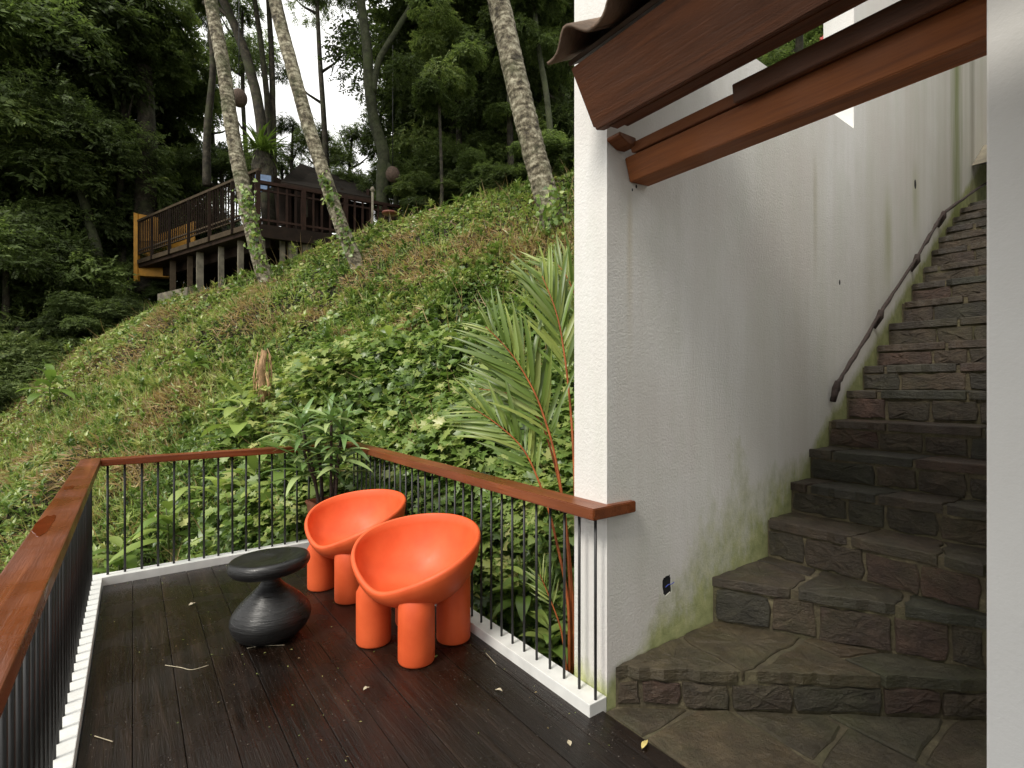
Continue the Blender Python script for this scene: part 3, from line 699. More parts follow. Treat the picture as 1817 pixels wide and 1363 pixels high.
c2 = copy_tree(ch); c2.location = (1.405, 4.06, .001); c2.rotation_euler.z = 3.40
tag(c2, 'bright orange scooped plastic chair at the back, next to the potted plant', 'chair', 'orange scooped chairs on the deck')

# ================================================================= BLACK TABLE
tb = empty('side_table', (.709, 3.616, 0), label='black carved wooden side table shaped like a pebble on a pear', cat='table')
def lathe(prof, n=56, shear=None):
    V = []; Fs = []
    for r, z in prof:
        for i in range(n):
            a = 2*PI*i/n; x_, y_, z_ = r*math.cos(a), r*math.sin(a), z
            if shear: x_, y_, z_ = shear(x_, y_, z_)
            V.append((x_, y_, z_))
    for k in range(len(prof)-1):
        for i in range(n): Fs.append((k*n+i, k*n+(i+1) % n, (k+1)*n+(i+1) % n, (k+1)*n+i))
    return V, Fs
def prof_spline(pts, m=5): return [(p.x, p.y) for p in spline([Vector((a, b, 0)) for a, b in pts], m)]
rv = np.array([CA, -SA])   # screen-right
pb = prof_spline([(.001, 0), (.15, .0), (.205, .03), (.238, .09), (.235, .145), (.195, .205), (.138, .262), (.088, .308), (.062, .340), (.054, .37), (.07, .40), (.10, .415)])
def sh1(x_, y_, z_):
    k = max(0, z_-.1); return (x_+rv[0]*.06*k+.02*math.sin(z_*9)*rv[0], y_+rv[1]*.06*k, z_)
V, Fs = lathe(pb, 56, sh1); o = pyd('pedestal', V, Fs, M['black'], tb, True)
pt = prof_spline([(.02, .390), (.14, .393), (.21, .406), (.243, .436), (.247, .466), (.232, .492), (.20, .498), (.14, .494), (.06, .488), (.001, .486)])
def sh2(x_, y_, z_):
    s = x_*rv[0]+y_*rv[1]; t_ = x_*SA+y_*CA; z_ = z_+s*.085+(.012 if s < 0 else 0)*s/.24*-1; s2 = s*(1.02 if s > 0 else .98); t_ *= .92
    return (s2*rv[0]+t_*SA, s2*rv[1]+t_*CA, z_)
V, Fs = lathe(pt, 56, sh2); o = pyd('table_top', V, Fs, M['black'], tb, True)

# ================================================================= LEAF TEMPLATES
def T_oval(w=.5, fold=.12, droop=.1):
    V = np.array([(0, 0, 0), (-w/2, .42, fold), (0, .5, 0), (w/2, .42, fold), (0, 1, -droop)]); return V, np.array([(0, 2, 1), (0, 3, 2), (1, 2, 4), (2, 3, 4)])
def T_heart():
    V = np.array([(0, .12, 0), (-.30, -.06, .05), (-.48, .25, .09), (-.30, .62, .05), (0, 1, -.12), (.30, .62, .05), (.48, .25, .09), (.30, -.06, .05), (0, .45, -.03)])
    return V, np.array([(8, i, i+1) for i in range(0, 7)]+[(8, 7, 0)])
def T_lobed():
    pr_ = [(0, .05), (.22, -.18), (.34, .08), (.62, .18), (.36, .38), (.46, .72), (.18, .62), (0, 1.05)]
    L = [(-x_, y_) for x_, y_ in pr_[1:-1]]; out = pr_+L[::-1]
    V = [(x_, y_, abs(x_)*.16-(y_-.4)**2*.15) for x_, y_ in out]+[(0, .35, -.02)]; n = len(out)
    return np.array(V), np.array([(n, i, (i+1) % n) for i in range(n)])
def T_blade(w=.05, bend=.35):
    V = np.array([(-w/2, 0, 0), (w/2, 0, 0), (-w*.45, .5, -bend*.2), (w*.45, .5, -bend*.2), (0, 1, -bend)]); return V, np.array([(0, 1, 3), (0, 3, 2), (2, 3, 4)])
def unit(a): return a/np.maximum(np.linalg.norm(a, axis=1, keepdims=True), 1e-9)
def scatter(tmpl, pos, fwd, up, scale, tone):
    TV, TF = tmpl; n = len(pos); fwd = unit(fwd); side_ = unit(np.cross(fwd, up)); up = np.cross(side_, fwd)
    sc = np.broadcast_to(np.asarray(scale, float).reshape(-1, 1, 1), (n, 1, 1))
    V = pos[:, None, :]+sc*(TV[None, :, 0:1]*side_[:, None]+TV[None, :, 1:2]*fwd[:, None]+TV[None, :, 2:3]*up[:, None])
    Fs = TF[None]+(np.arange(n)*len(TV))[:, None, None]
    return V.reshape(-1, 3), Fs.reshape(-1, 3), np.repeat(tone, len(TV))
def merge(parts):
    Vs, Fs, Ts = [], [], []; o_ = 0
    for v, f, t in parts: Vs.append(v); Fs.append(f+o_); Ts.append(t); o_ += len(v)
    return np.concatenate(Vs), np.concatenate(Fs), np.concatenate(Ts)

# ================================================================= HILL GROUND COVER
def hill_points(n, pw=1.0, dmin=1.2, dmax=15.5, qmin=-1.12, qmax=.24):
    q = rng.uniform(qmin, qmax, n); d = dmin*(dmax/dmin)**(rng.random(n)**pw); r = q*d
    x = SA*d+CA*r; y = CA*d-SA*r
    ok = ~((x > -.42) & (x < 1.96) & (y < 5.46)) & ~((x > 1.8) & (y < 2.1)) 
    x, y, d, q = x[ok], y[ok], d[ok], q[ok]; z = ground_safe(x, y)
    ds = SA*x+CA*y; t = (-3.4+.815*d+.4567*q*d)-(1.6+d*sky_slope(q))
    ok = t < .9
    return np.stack([x, y, z], 1)[ok], d[ok], q[ok], t[ok]
# slope normal
e_r = np.array([CA, -SA, 0]); e_d = np.array([SA, CA, 0]); HN = np.array([0, 0, 1.])-.815*e_d-.4567*e_r; HN /= np.linalg.norm(HN)
DOWN = -(.815*e_d+.4567*e_r); DOWN = DOWN/np.linalg.norm(DOWN)
def hit(u, v):                                       # where the photo's ray meets the hillside
    for d in np.arange(2.5, 17, .03):
        p = at(u, v, d)
        if p.z < gz(p.x, p.y): return np.array(p)
    return np.array(at(u, v, 15))
brown_c = [(290, 570, 1.3), (230, 640, 1.0), (440, 560, 1.1), (300, 700, .9), (270, 760, .8), (330, 730, .7), (450, 520, 1.0), (560, 560, .7), (740, 480, 1.4), (640, 500, .9), (840, 445, 1.3), (940, 450, 1.0), (990, 430, .7), (720, 580, .8), (610, 600, .6), (40, 830, .9), (120, 840, .8), (250, 840, .6), (700, 440, 1.1), (150, 770, .6)]
brown_w = [(hit(u, v), s) for u, v, s in brown_c]
def brown(P):
    m = np.zeros(len(P))
    for c, s in brown_w: m = np.maximum(m, np.exp(-((P-c)**2).sum(1)/(2*(s*.38)**2)))
    n = vnoise(P, 2.2)*.6+vnoise(P, 6)*.4
    return np.clip(m*1.8+(n-.5)*1.7-.25, 0, 1)
def normals(n, spread=.6):
    return unit(HN*.55+np.array([0, 0, .55])+rng.normal(0, spread, (n, 3)))
def dirs(n, up): 
    a = rng.normal(0, 1, (n, 3))+DOWN*.7+np.array([0, 0, -.25]); return unit(a-up*(a*up).sum(1)[:, None])
parts = []
ZL = lambda P: np.interp(P, [0, 1], [0, 1])
# tone: mottled by noise so clumps differ in species colour
def tone_of(P, base, spread, k1=.45):
    return np.clip(base+(vnoise(P+7, .8)-.5)*k1+(vnoise(P+3, 3)-.5)*.25+rng.normal(0, spread, len(P)), 0, .84)
# A: small rounded / heart leaves everywhere
P, d, q, t = hill_points(190000, .72, 2.4)
br = brown(P); lush = np.clip((-t-.9)/1.6, 0, 1)*np.clip((q+.75)/.35, 0, 1)      # vine zone: lower slope, right of centre
keep = rng.random(len(P)) > br*.93; P, d, q, t, br, lush = P[keep], d[keep], q[keep], t[keep], br[keep], lush[keep]
hgt = rng.random(len(P))**1.6*(.05+.20*lush*vnoise(P+11, 1.8)*2)
P2 = P+HN*hgt[:, None]
up = normals(len(P), .5); sc = (.035+.0042*d)*(1+.55*lush)*rng.uniform(.6, 1.35, len(P))
tn = tone_of(P, .50, .15)-.06*lush+.20*np.exp(-((t+.3)/1.1)**2)+np.clip(-q-.5, 0, 1)*.5+np.clip(1-hgt*8, 0, 1)*-.08
small = rng.random(len(P)) > .45+.4*lush
parts.append(scatter(T_oval(.55), P2[small], dirs(small.sum(), up[small]), up[small], sc[small], np.clip(tn[small], 0, .9)))
parts.append(scatter(T_heart(), P2[~small], dirs((~small).sum(), up[~small]), up[~small], sc[~small]*1.05, np.clip(tn[~small]-.02, 0, .9)))
me = mesh_np('ground_cover', *merge(parts)); tag(link('ground_cover', me, M['vine']), 'dense low leafy creepers covering the slope', kind='stuff')
# B: vine carpet with lobed leaves, lower right of the slope
P, d, q, t = hill_points(34000, .8, 3.0, 11.5, -.75, .2)
lush = np.clip((-t-1.7)/1.3, 0, 1)*np.clip((q+.60)/.25, 0, 1); br = brown(P)
keep = rng.random(len(P)) < lush*(1-br); P, d, q, t = P[keep], d[keep], q[keep], t[keep]
mound = vnoise(P+21, 1.1); h = (.12+.36*mound**1.5)*np.clip(rng.random(len(P))+.35, 0, 1); P2 = P+HN*h[:, None]
up = normals(len(P), .38); tn = tone_of(P, .52, .15, .3)+(h > .25)*.05
parts = [scatter(T_lobed(), P2, dirs(len(P), up), up, (.080+.0042*d)*rng.uniform(.6, 1.35, len(P)), np.clip(tn, 0, .84))]
me = mesh_np('climbing_vines', *merge(parts)); tag(link('climbing_vines', me, M['vine']), 'thick lobed-leaf climbing vines over the lower slope', kind='stuff')
# C: grass and long blades
P, d, q, t = hill_points(110000, .6, 2.0)
g = np.clip(vnoise(P+31, .9)*1.6-.35, 0, 1)*np.clip((q+1.1)/.2, 0, 1)
up_zone = np.exp(-((t+1.4)/1.2)**2)+.6*(q < -.55); keep = rng.random(len(P)) < g*(.15+.8*up_zone)*(1-.6*np.exp(-((t+.1)/.5)**2))
P, d, q, t = P[keep], d[keep], q[keep], t[keep]; br = brown(P)
fw = unit(HN*.6+np.array([0, 0, .8])+rng.normal(0, .42, (len(P), 3))); upv = unit(rng.normal(0, 1, (len(P), 3)))
tn = np.where(rng.random(len(P)) < .22+br*.6, rng.uniform(.86, 1.0, len(P)), tone_of(P, .66, .12))
parts = [scatter(T_blade(.06), P, fw, upv, rng.uniform(.08, .30, len(P)), tn)]
# brown straw in the dry patches
P, d, q, t = hill_points(200000, .6, 2.4); br = brown(P); keep = rng.random(len(P)) < br*.9; P, d, br = P[keep], d[keep], br[keep]
fw = unit(DOWN*.9+np.array([0, 0, .15])+rng.normal(0, .55, (len(P), 3))); upv = unit(HN+rng.normal(0, .4, (len(P), 3)))
tn = np.where(rng.random(len(P)) < .80, rng.uniform(.9, 1.0, len(P)), rng.uniform(.5, .86, len(P)))
parts.append(scatter(T_blade(.13, .15), P+HN*rng.uniform(0, .07, (len(P), 1)), fw, upv, rng.uniform(.06, .20, len(P)), tn))
me = mesh_np('grass', *merge(parts)); tag(link('grass', me, M['vine']), 'tall green and straw-brown grass on the slope', kind='stuff')
# weed tufts: rosettes of longer leaves standing out of the creepers, and dead stalks
C_, d, q, t = hill_points(5200, .7, 2.6); C_ = C_[(t < -1.0) | (rng.random(len(C_)) < .25)]; C_ = C_[rng.random(len(C_)) > brown(C_)*.8]; d = SA*C_[:, 0]+CA*C_[:, 1]
nl_ = 13; P = np.repeat(C_, nl_, 0); dd_ = np.repeat(d, nl_); an = np.tile(np.arange(nl_)*2.4, len(C_))+rng.normal(0, .3, len(P)); el = rng.uniform(.15, 1.25, len(P))
base_h = np.repeat(rng.uniform(.02, .22, len(C_)), nl_)*rng.uniform(.5, 1.2, len(P))
fw = np.stack([np.cos(an)*np.cos(el), np.sin(an)*np.cos(el), np.sin(el)], 1)+HN*.25; upv = unit(np.stack([-np.cos(an)*np.sin(el), -np.sin(an)*np.sin(el), np.cos(el)], 1)+rng.normal(0, .15, (len(P), 3)))
tb_ = np.repeat(rng.uniform(.28, .82, len(C_)), nl_); sz = np.repeat(rng.uniform(.6, 1.5, len(C_)), nl_)*(.070+.0050*dd_)*rng.uniform(.7, 1.2, len(P))
parts = [scatter(T_oval(.30, .06, .30), P+np.array([0, 0, 1.])*base_h[:, None]+HN*.05, fw, upv, sz, np.clip(tb_+rng.normal(0, .07, len(P)), .1, .85))]
P, d, q, t = hill_points(2600, .7, 2.6); fw = unit(np.array([0, 0, .7])+rng.normal(0, .55, (len(P), 3)))
parts.append(scatter(T_blade(.022, .25), P, fw, unit(rng.normal(0, 1, (len(P), 3))), rng.uniform(.25, .65, len(P)), rng.uniform(.9, 1.0, len(P))))
me = mesh_np('weed_tufts', *merge(parts)); tag(link('weed_tufts', me, M['vine']), 'leafy weeds and dead stalks standing out of the creepers on the slope', kind='stuff')
# D: broad leaved plants behind the rails (countable, each a thing)
def leaf_strip(L, wd, bend, fold=.15, nseg=8, tipw=.0, peak=.4):
    V = []; Fs = []
    for i in range(nseg+1):
        s = i/nseg; a = bend*s; yv = L*(math.sin(a)/bend if bend > .01 else s); zv = L*((math.cos(a)-1)/bend if bend > .01 else 0)
        wv_ = wd*max(.0, (math.sin(PI*min(1, s**(math.log(.5)/math.log(peak))))**.8))*.5+.0008
        V += [(-wv_, yv, zv+fold*wv_), (0, yv, zv), (wv_, yv, zv+fold*wv_)]
    for i in range(nseg):
        a = i*3; Fs += [(a, a+1, a+4, a+3), (a+1, a+2, a+5, a+4)]
    return V, Fs
def leaf_obj_mesh(name, L, wd, bend, mat, tone, fold=.25, nseg=8, peak=.4):
    V, Fs = leaf_strip(L, wd, bend, fold, nseg, 0, peak); me = bpy.data.meshes.new(name); me.from_pydata(V, [], Fs)
    a = me.attributes.new('tone', 'FLOAT', 'POINT'); a.data.foreach_set('value', [tone]*len(V)); smooth(me); me.materials.append(mat); return me
broad = [leaf_obj_mesh('leaf', 1, .36, b, M['vine'], tn_, .3, 7, .45) for b, tn_ in ((1.1, .52), (.8, .62), (1.4, .45), (1.0, .70))]
def broad_plant(p, n, size, label, sd, tall=1.0):
    rr = random.Random(sd); root = empty('broad_leaved_plant', p, rr.random()*6.28, label=label, cat='plant', group='broad-leaved plants behind the railing')
    size *= 1.3; H = size*.9*tall
    tube('stem', [(0, 0, -.2), (.02, .01, H*.5), (.0, .03, H)], [.012, .010, .006], M['stem'], root, 6)
    for i in range(n):
        o = link('leaf', rr.choice(broad), None, root); f = (i+.5)/n
        o.location = (0, 0, H*(.15+.85*f)); o.rotation_euler = (math.radians(rr.uniform(10, 55)*(.5+f)), 0, i*2.4+rr.uniform(-.3, .3)); o['n'] = 0
        s = size*(1.1-.45*f)*rr.uniform(.8, 1.1); o.scale = (s, s, s); del o['n']
    return root
spots = [(215, 905, 5.9, .40, 'left end of the back rail, beside the handrail corner'), (300, 930, 6.0, .42, 'behind the back rail, left of the gap with dry stems'), (395, 910, 6.1, .46, 'behind the back rail, straight above the left end of the black table'),
         (452, 900, 5.95, .45, 'behind the back rail, above the right half of the black table'), (505, 925, 5.9, .42, 'behind the back rail, just left of the brown pot'), (430, 820, 7.2, .5, 'standing above the back handrail left of the potted plant'),
         (470, 770, 8.0, .45, 'further up the slope behind the potted plant'), (340, 660, 9.6, .45, 'mid slope, below the palm leaning over the platform'), (820, 660, 6.6, .30, 'pale drooping plant left of the orange-stemmed palm'), (690, 660, 7.4, .35, 'mid slope, above the right handrail'),
         (860, 1010, 4.3, .30, 'behind the right railing, beside the near orange chair'), (930, 1060, 3.75, .28, 'behind the right railing, between the chair and the palm'), (975, 1120, 3.4, .24, 'low behind the right railing at the foot of the palm'), (90, 650, 11, .5, 'at the left edge of the slope below the dark trees')]
for i, (u, v, d, s, lb) in enumerate(spots):
    p = at(u, v+40, d); zz = gz(p.x, p.y); H = s*1.1; root_z = max(zz-.05, min(p.z, zz+.35)); 
    broad_plant((p.x, p.y, root_z), 13, s, 'broad-leaved green plant '+lb, 50+i, 1.0)
# dead hanging stump wrapped in dry creeper
b0 = hit(466, 742); st_ = empty('dead_stump', tuple(b0), label='upright dead trunk wrapped in straw-brown dry creeper on the slope', cat='stump')
o = tube('trunk', [(0, 0, -.2), (.02, .0, .3), (-.02, .02, .65), (.03, 0, .95)], [.06, .05, .045, .03], M['dry'], st_, 9, .4, 5)
rr = random.Random(3)
for i in range(26):
    a = rr.random()*6.28; z_ = rr.uniform(.35, .98); L_ = rr.uniform(.2, .5); r0 = .08
    tube('dry_strand', [(r0*math.cos(a), r0*math.sin(a), z_), (r0*1.5*math.cos(a+.2), r0*1.5*math.sin(a+.2), z_-L_*.5), (r0*1.35*math.cos(a+.3), r0*1.35*math.sin(a+.3), z_-L_)], [.006, .008, .003], M['dry'], st_, 4)

# ================================================================= FOREST
def crown_mesh(name, nspray, lobes, elong, leaf, sd, droop=.4, nl=9, hang=False):
    g_ = np.random.default_rng(sd)
    C = g_.normal(0, 1, (lobes, 3)); C = unit(C)*g_.uniform(.25, .72, (lobes, 1)); C[:, 2] *= elong; R = g_.uniform(.17, .36, lobes)
    li = g_.integers(0, lobes, nspray); dv = unit(g_.normal(0, 1, (nspray, 3))); dv[:, 2] = np.abs(dv[:, 2])*.9-.25; dv = unit(dv)
    base = C[li]+dv*(R[li]*g_.uniform(.55, 1.0, nspray)**.5)[:, None]
    tw = unit(dv*[1, 1, .3]+g_.normal(0, .5, (nspray, 3))+np.array([0, 0, -droop])); upn = unit(g_.normal(0, .45, (nspray, 3))+np.array([0, 0, 1.])+dv*.5)
    sd_ = unit(np.cross(tw, upn)); L = g_.uniform(.10, .17, nspray)*1.0
    ltone = g_.uniform(.1, .7, lobes)[li]
    pos, fw, up_, tn = [], [], [], []
    for k in range(nl):
        s = (k//2+.6)/((nl+1)/2); sg = 1 if k % 2 else -1
        pos.append(base+tw*(L*s)[:, None]); fw.append(tw*.55+sd_*sg*.85+g_.normal(0, .18, (nspray, 3))+np.array([0, 0, -.15])); up_.append(upn+g_.normal(0, .2, (nspray, 3)))
        tn.append(np.clip(ltone+g_.normal(0, .16, nspray), 0, 1))
    P_ = np.concatenate(pos); n_ = len(P_)
    TV, TF = np.array([(0, 0, 0), (-.2, .45, .05), (.2, .45, .05), (0, 1, -.08)]), np.array([(0, 2, 1), (1, 2, 3)])
    v, f, tt = scatter((TV, TF), P_, np.concatenate(fw), np.concatenate(up_), leaf*g_.uniform(.7, 1.3, n_), np.concatenate(tn))
    me = mesh_np(name, v, f, tt); me.materials.append(M['crown']); return me
crowns = [crown_mesh('crown', 4300, 17, 1.0, .042, 1, nl=13), crown_mesh('crown', 4300, 14, 1.25, .040, 2, .7, nl=13), crown_mesh('crown', 4300, 22, .8, .038, 3, .3, nl=13), crown_mesh('crown', 3700, 15, 1.5, .044, 4, .9, nl=13)]
sparse = crown_mesh('crown', 1900, 14, 1.1, .040, 9, .8, nl=11)
def tree(lbl, u, v, d, rad, kind=0, base_u=None, tr=.16, mat='bark', squash=1.0, name='forest_tree', trunk=True, group='trees of the dark wood behind the slope'):
    c = at(u, v, d); bu = base_u if base_u is not None else u+random.uniform(-25, 25); b_ = cw((bu-908.5)*d/F_PX, d); zb = gz(b_.x, b_.y)-.3
    zb = min(zb, c.z-rad)
    root = empty(name, (b_.x, b_.y, zb), label=lbl, cat='tree', group=group)
    o = link('crown', sparse if kind == 9 else crowns[kind], None, root); o.location = c-root.location; o.scale = (rad*1.25, rad*1.25, rad*1.25*squash); o.rotation_euler = (0, 0, random.random()*6.28)
    top = Vector(c-root.location)
    pts = spline([(0, 0, 0), tuple(top*.35+Vector((random.uniform(-.3, .3), random.uniform(-.3, .3), 0))), tuple(top*.75), tuple(top+Vector((0, 0, rad*.5)))], 4)
    tube('trunk', pts, [tr*(1-.7*i/len(pts)) for i in range(len(pts))], M[mat], root, 8, .2, int(u))
    for k_ in range(4):
        s = pts[int(len(pts)*(.5+.1*k_))]; a = random.random()*6.28; e_ = s+Vector((math.cos(a)*rad*.6, math.sin(a)*rad*.6, rad*.45))
        tube('limb', [s, (s+e_)/2+Vector((0, 0, -.1)), e_], [tr*.4, tr*.28, tr*.1], M[mat], root, 6, .2, k_)
    return root
L_ = [
 (-40, 60, 17, 3.6, 2, 'dark feathery tree filling the top left corner'), (130, 110, 20, 4.4, 0, 'big dark tree at the top left, right of the corner tree'), (215, 50, 19, 2.3, 1, 'dark tree above the yellow frame reaching the top edge'),
 (70, 300, 18, 3.6, 0, 'dark tree at the left edge, a third of the way down'), (215, 260, 21, 4.0, 3, 'tall drooping dark tree above and left of the yellow frame'), (285, 340, 24, 2.6, 1, 'dark tree right behind the timber platform railing'),
 (10, 470, 15.5, 2.6, 2, 'leafy dark tree at the left edge halfway down'), (120, 470, 19, 3.3, 1, 'dark tree left of the yellow frame'), (205, 480, 20, 2.4, 3, 'narrow dark tree just left of the yellow frame foot'), (30, 640, 14.5, 1.9, 0, 'low dark tree at the left edge above the slope'),
 (110, 600, 19, 2.2, 2, 'low dark tree standing over the left crest'), (285, 170, 23, 2.5, 0, 'dark tree left of the first leaning palm'), (395, 300, 22, 1.6, 2, 'small dark tree between the palm and the fern'),
 (815, 10, 19, 2.6, 1, 'feathery tree right of the sky gap at the top edge'), (690, 130, 24, 2.2, 9, 'pale green loose tree beside the sky gap'), (625, 270, 25, 1.7, 9, 'pale loose tree over the pavilion roof'),
 (800, 90, 20, 3.9, 2, 'dark tree at the top centre'), (900, 60, 22, 3.6, 0, 'dark tree behind the third leaning palm'), (990, 80, 18, 2.6, 1, 'dark tree beside the white wall at the top'),
 (765, 230, 21, 2.4, 3, 'drooping tree over the forked mossy trunk'), (830, 250, 23, 3.2, 0, 'dark tree at the centre of the wood behind the crest'), (940, 220, 20, 2.6, 3, 'dark tree between the third palm and the white wall'),
 (1010, 240, 18, 1.8, 2, 'dark bushy tree touching the white wall above the crest'), (740, 330, 22, 1.6, 2, 'low dark tree behind the small round table'), (880, 310, 21, 1.5, 1, 'low dark tree on the crest right of centre'),
 (350, 420, 26, 2.6, 2, 'dark tree seen beneath the timber platform'), (250, 520, 24, 1.9, 1, 'low dark tree beneath the yellow frame'),
 (-110, 300, 18, 4.2, 0, 'dark tree mostly beyond the left edge'), (-80, 700, 16, 3.0, 1, 'dark tree low at the left edge, mostly outside'),
 (560, -60, 22, 2.0, 9, 'thin airy tree hanging into the sky gap from above'), (430, 60, 24, 2.2, 9, 'thin airy tree between the first two leaning palms'), (500, 330, 27, 2.0, 9, 'thin airy tree behind the fern'), (370, 60, 25, 1.7, 9, 'thin airy tree left of the first palm at the top edge'),
 (572, 262, 24, 1.25, 9, 'thin pale tree peeping over the pavilion roof ridge'), (520, 245, 26, 1.2, 9, 'thin pale tree between the fern and the middle palm')]
for (u, v, d, r_, k_, lb) in L_: tree(lb, u, v, d, r_, k_)
for (u, v, d, r_, k_) in ((60, 150, 30, 6, 0), (230, 330, 31, 4.5, 2), (80, 480, 28, 4.5, 1), (330, 470, 30, 3, 0), (900, 100, 30, 6.3, 2), (930, 180, 28, 6.5, 0), (850, 300, 29, 4.5, 1), (1060, 120, 27, 5, 2), (-60, 620, 27, 6, 1), (160, 640, 27, 3.5, 0), (1440, 60, 22, 4.5, 0), (1360, 150, 24, 4, 2)):
    tree('dim far tree deep in the wood, seen only through gaps between nearer trees', u, v, d, r_, k_, group='far trees deep in the wood')
# tree glimpsed through the opening in the wall
tr_ = tree('dark glossy tree with a red blossom seen through the opening in the white wall', 1420, 70, 11, 2.0, 9, name='flowering_tree', group='trees behind the wall opening')
pf = at(1461, 70, 9.6); me = bpy.data.meshes.new('blossom'); bm = bmesh.new(); bmesh.ops.create_icosphere(bm, subdivisions=2, radius=.07)
for v_ in bm.verts: v_.co *= random.uniform(.6, 1.3)
bm.to_mesh(me); bm.free(); o = link('blossom', me, M['flower'], tr_); o.location = pf-tr_.location
# ---- bare trunks standing in the wood
def trunk_tree(lbl, pix, d, wpx, mat='bark', name='tall_tree', grp=None, forks=(), wob=.12, n=12, crown=None):
    P_ = [at(u, v, d) for u, v in pix]; root = empty(name, tuple(P_[0]), label=lbl, cat='tree', **({'group': grp} if grp else {}))
    s = spline(P_, 6); rs_ = [wpx*.5*d/F_PX*(1.15-.45*i/len(s)) for i in range(len(s))]
    o = tube('trunk', s, rs_, M[mat], None, n, wob, len(pix)); local(o, root)
    for fk, w2 in forks:
        Q = spline([at(u, v, d) for u, v in fk], 5); o = tube('limb', Q, [w2*.5*d/F_PX*(1.1-.4*i/len(Q)) for i in range(len(Q))], M[mat], None, 9, wob, 3); local(o, root)
    if crown:
        cu, cv, cr, ck = crown; o = link('crown', crowns[ck], None, root); o.location = at(cu, cv, d)-root.location; o.scale = (cr,)*3
    return root
trunk_tree('dark crooked trunk leaning in the wood between the first two palms', [(470, 330), (462, 210), (440, 110), (418, 50), (390, -10), (350, -80)], 16.5, 17, crown=(380, -160, 3, 1), forks=[([(425, 60), (395, 20), (360, 5)], 8)])
trunk_tree('slim dark trunk rising behind the fern, left of a pair', [(478, 330), (476, 210), (466, 100), (452, 0), (440, -90)], 17.0, 10, grp='pair of slim dark trunks behind the fern', crown=(450, -140, 2.4, 0))
trunk_tree('slim dark trunk rising behind the fern, right of a pair', [(486, 330), (484, 200), (482, 100), (476, 0), (472, -90)], 17.2, 10, grp='pair of slim dark trunks behind the fern', crown=(480, -150, 2.2, 2))
trunk_tree('mossy forked trunk standing behind the small round table', [(681, 400), (678, 330), (680, 270), (664, 215), (655, 150), (651, 80), (640, 0), (630, -90)], 15.5, 20, 'moss_bark', crown=(650, -190, 3, 0), forks=[([(662, 165), (672, 110), (700, 60), (735, 0), (760, -60)], 11), ([(684, 290), (700, 320), (703, 395)], 12)])
trunk_tree('straight brown trunk in the wood left of the third leaning palm', [(907, 345), (905, 240), (904, 120), (900, 0), (900, -60)], 16, 11, crown=(900, -130, 2.6, 2))
trunk_tree('thin leaning trunk between the third palm and the white wall', [(990, 320), (980, 270), (970, 170), (955, 80), (945, -20)], 15, 11, 'moss_bark', crown=(940, -90, 2.4, 0))
trunk_tree('thin twin stem at the foot of the wood beside the third palm', [(938, 335), (932, 280), (925, 180), (922, 80)], 15.5, 6, crown=(925, 60, 1.6, 1))
trunk_tree('mossy crooked trunk below the dark trees at the left crest', [(178, 585), (168, 520), (172, 450), (160, 400), (140, 330), (110, 280)], 17.5, 17, 'moss_bark', crown=(130, 250, 3.0, 2))
trunk_tree('broad black trunk behind the yellow frame', [(262, 520), (258, 380), (262, 260), (255, 120)], 19, 34, crown=(235, 90, 2, 0))
trunk_tree('slim dark trunk beside the upper end of the platform rail', [(367, 330), (368, 230), (378, 120), (372, 40)], 18, 12, crown=(365, -20, 1.1, 1))
trunk_tree('thin pale trunk on the crest right of the round table', [(783, 372), (784, 330), (782, 260), (778, 150)], 14.5, 6, crown=(780, 120, 1.5, 3))
# undergrowth along the crest
def crest_bush(u, v, d, r_, k_, lb): 
    c = at(u, v, d); root = empty('undergrowth_bush', (c.x, c.y, gz(c.x, c.y)), label=lb, cat='bush', group='dark bushes along the crest')
    o = link('foliage', crowns[k_], None, root); o.location = (0, 0, c.z-root.location.z); o.scale = (r_*1.3, r_*1.3, r_); o.rotation_euler.z = random.random()*6.28
for i, (u, v, d, r_) in enumerate([(60, 660, 13.5, 1.1), (150, 600, 15, 1.2), (210, 560, 16, 1.1), (730, 370, 15, .8), (790, 350, 15.5, .9), (850, 330, 15, .9), (905, 320, 14.5, .8), (960, 300, 14, .8), (1005, 285, 13.5, .9), (700, 350, 16.5, 1.1), (820, 300, 17, 1.5), (920, 280, 16.5, 1.3), (0, 700, 12.5, 1.0), (290, 500, 19, 1.2), (620, 330, 19, 1.0)]):
    crest_bush(u, v, d, r_, i % 4, 'dark leafy bush on the crest of the slope at the foot of the wood')

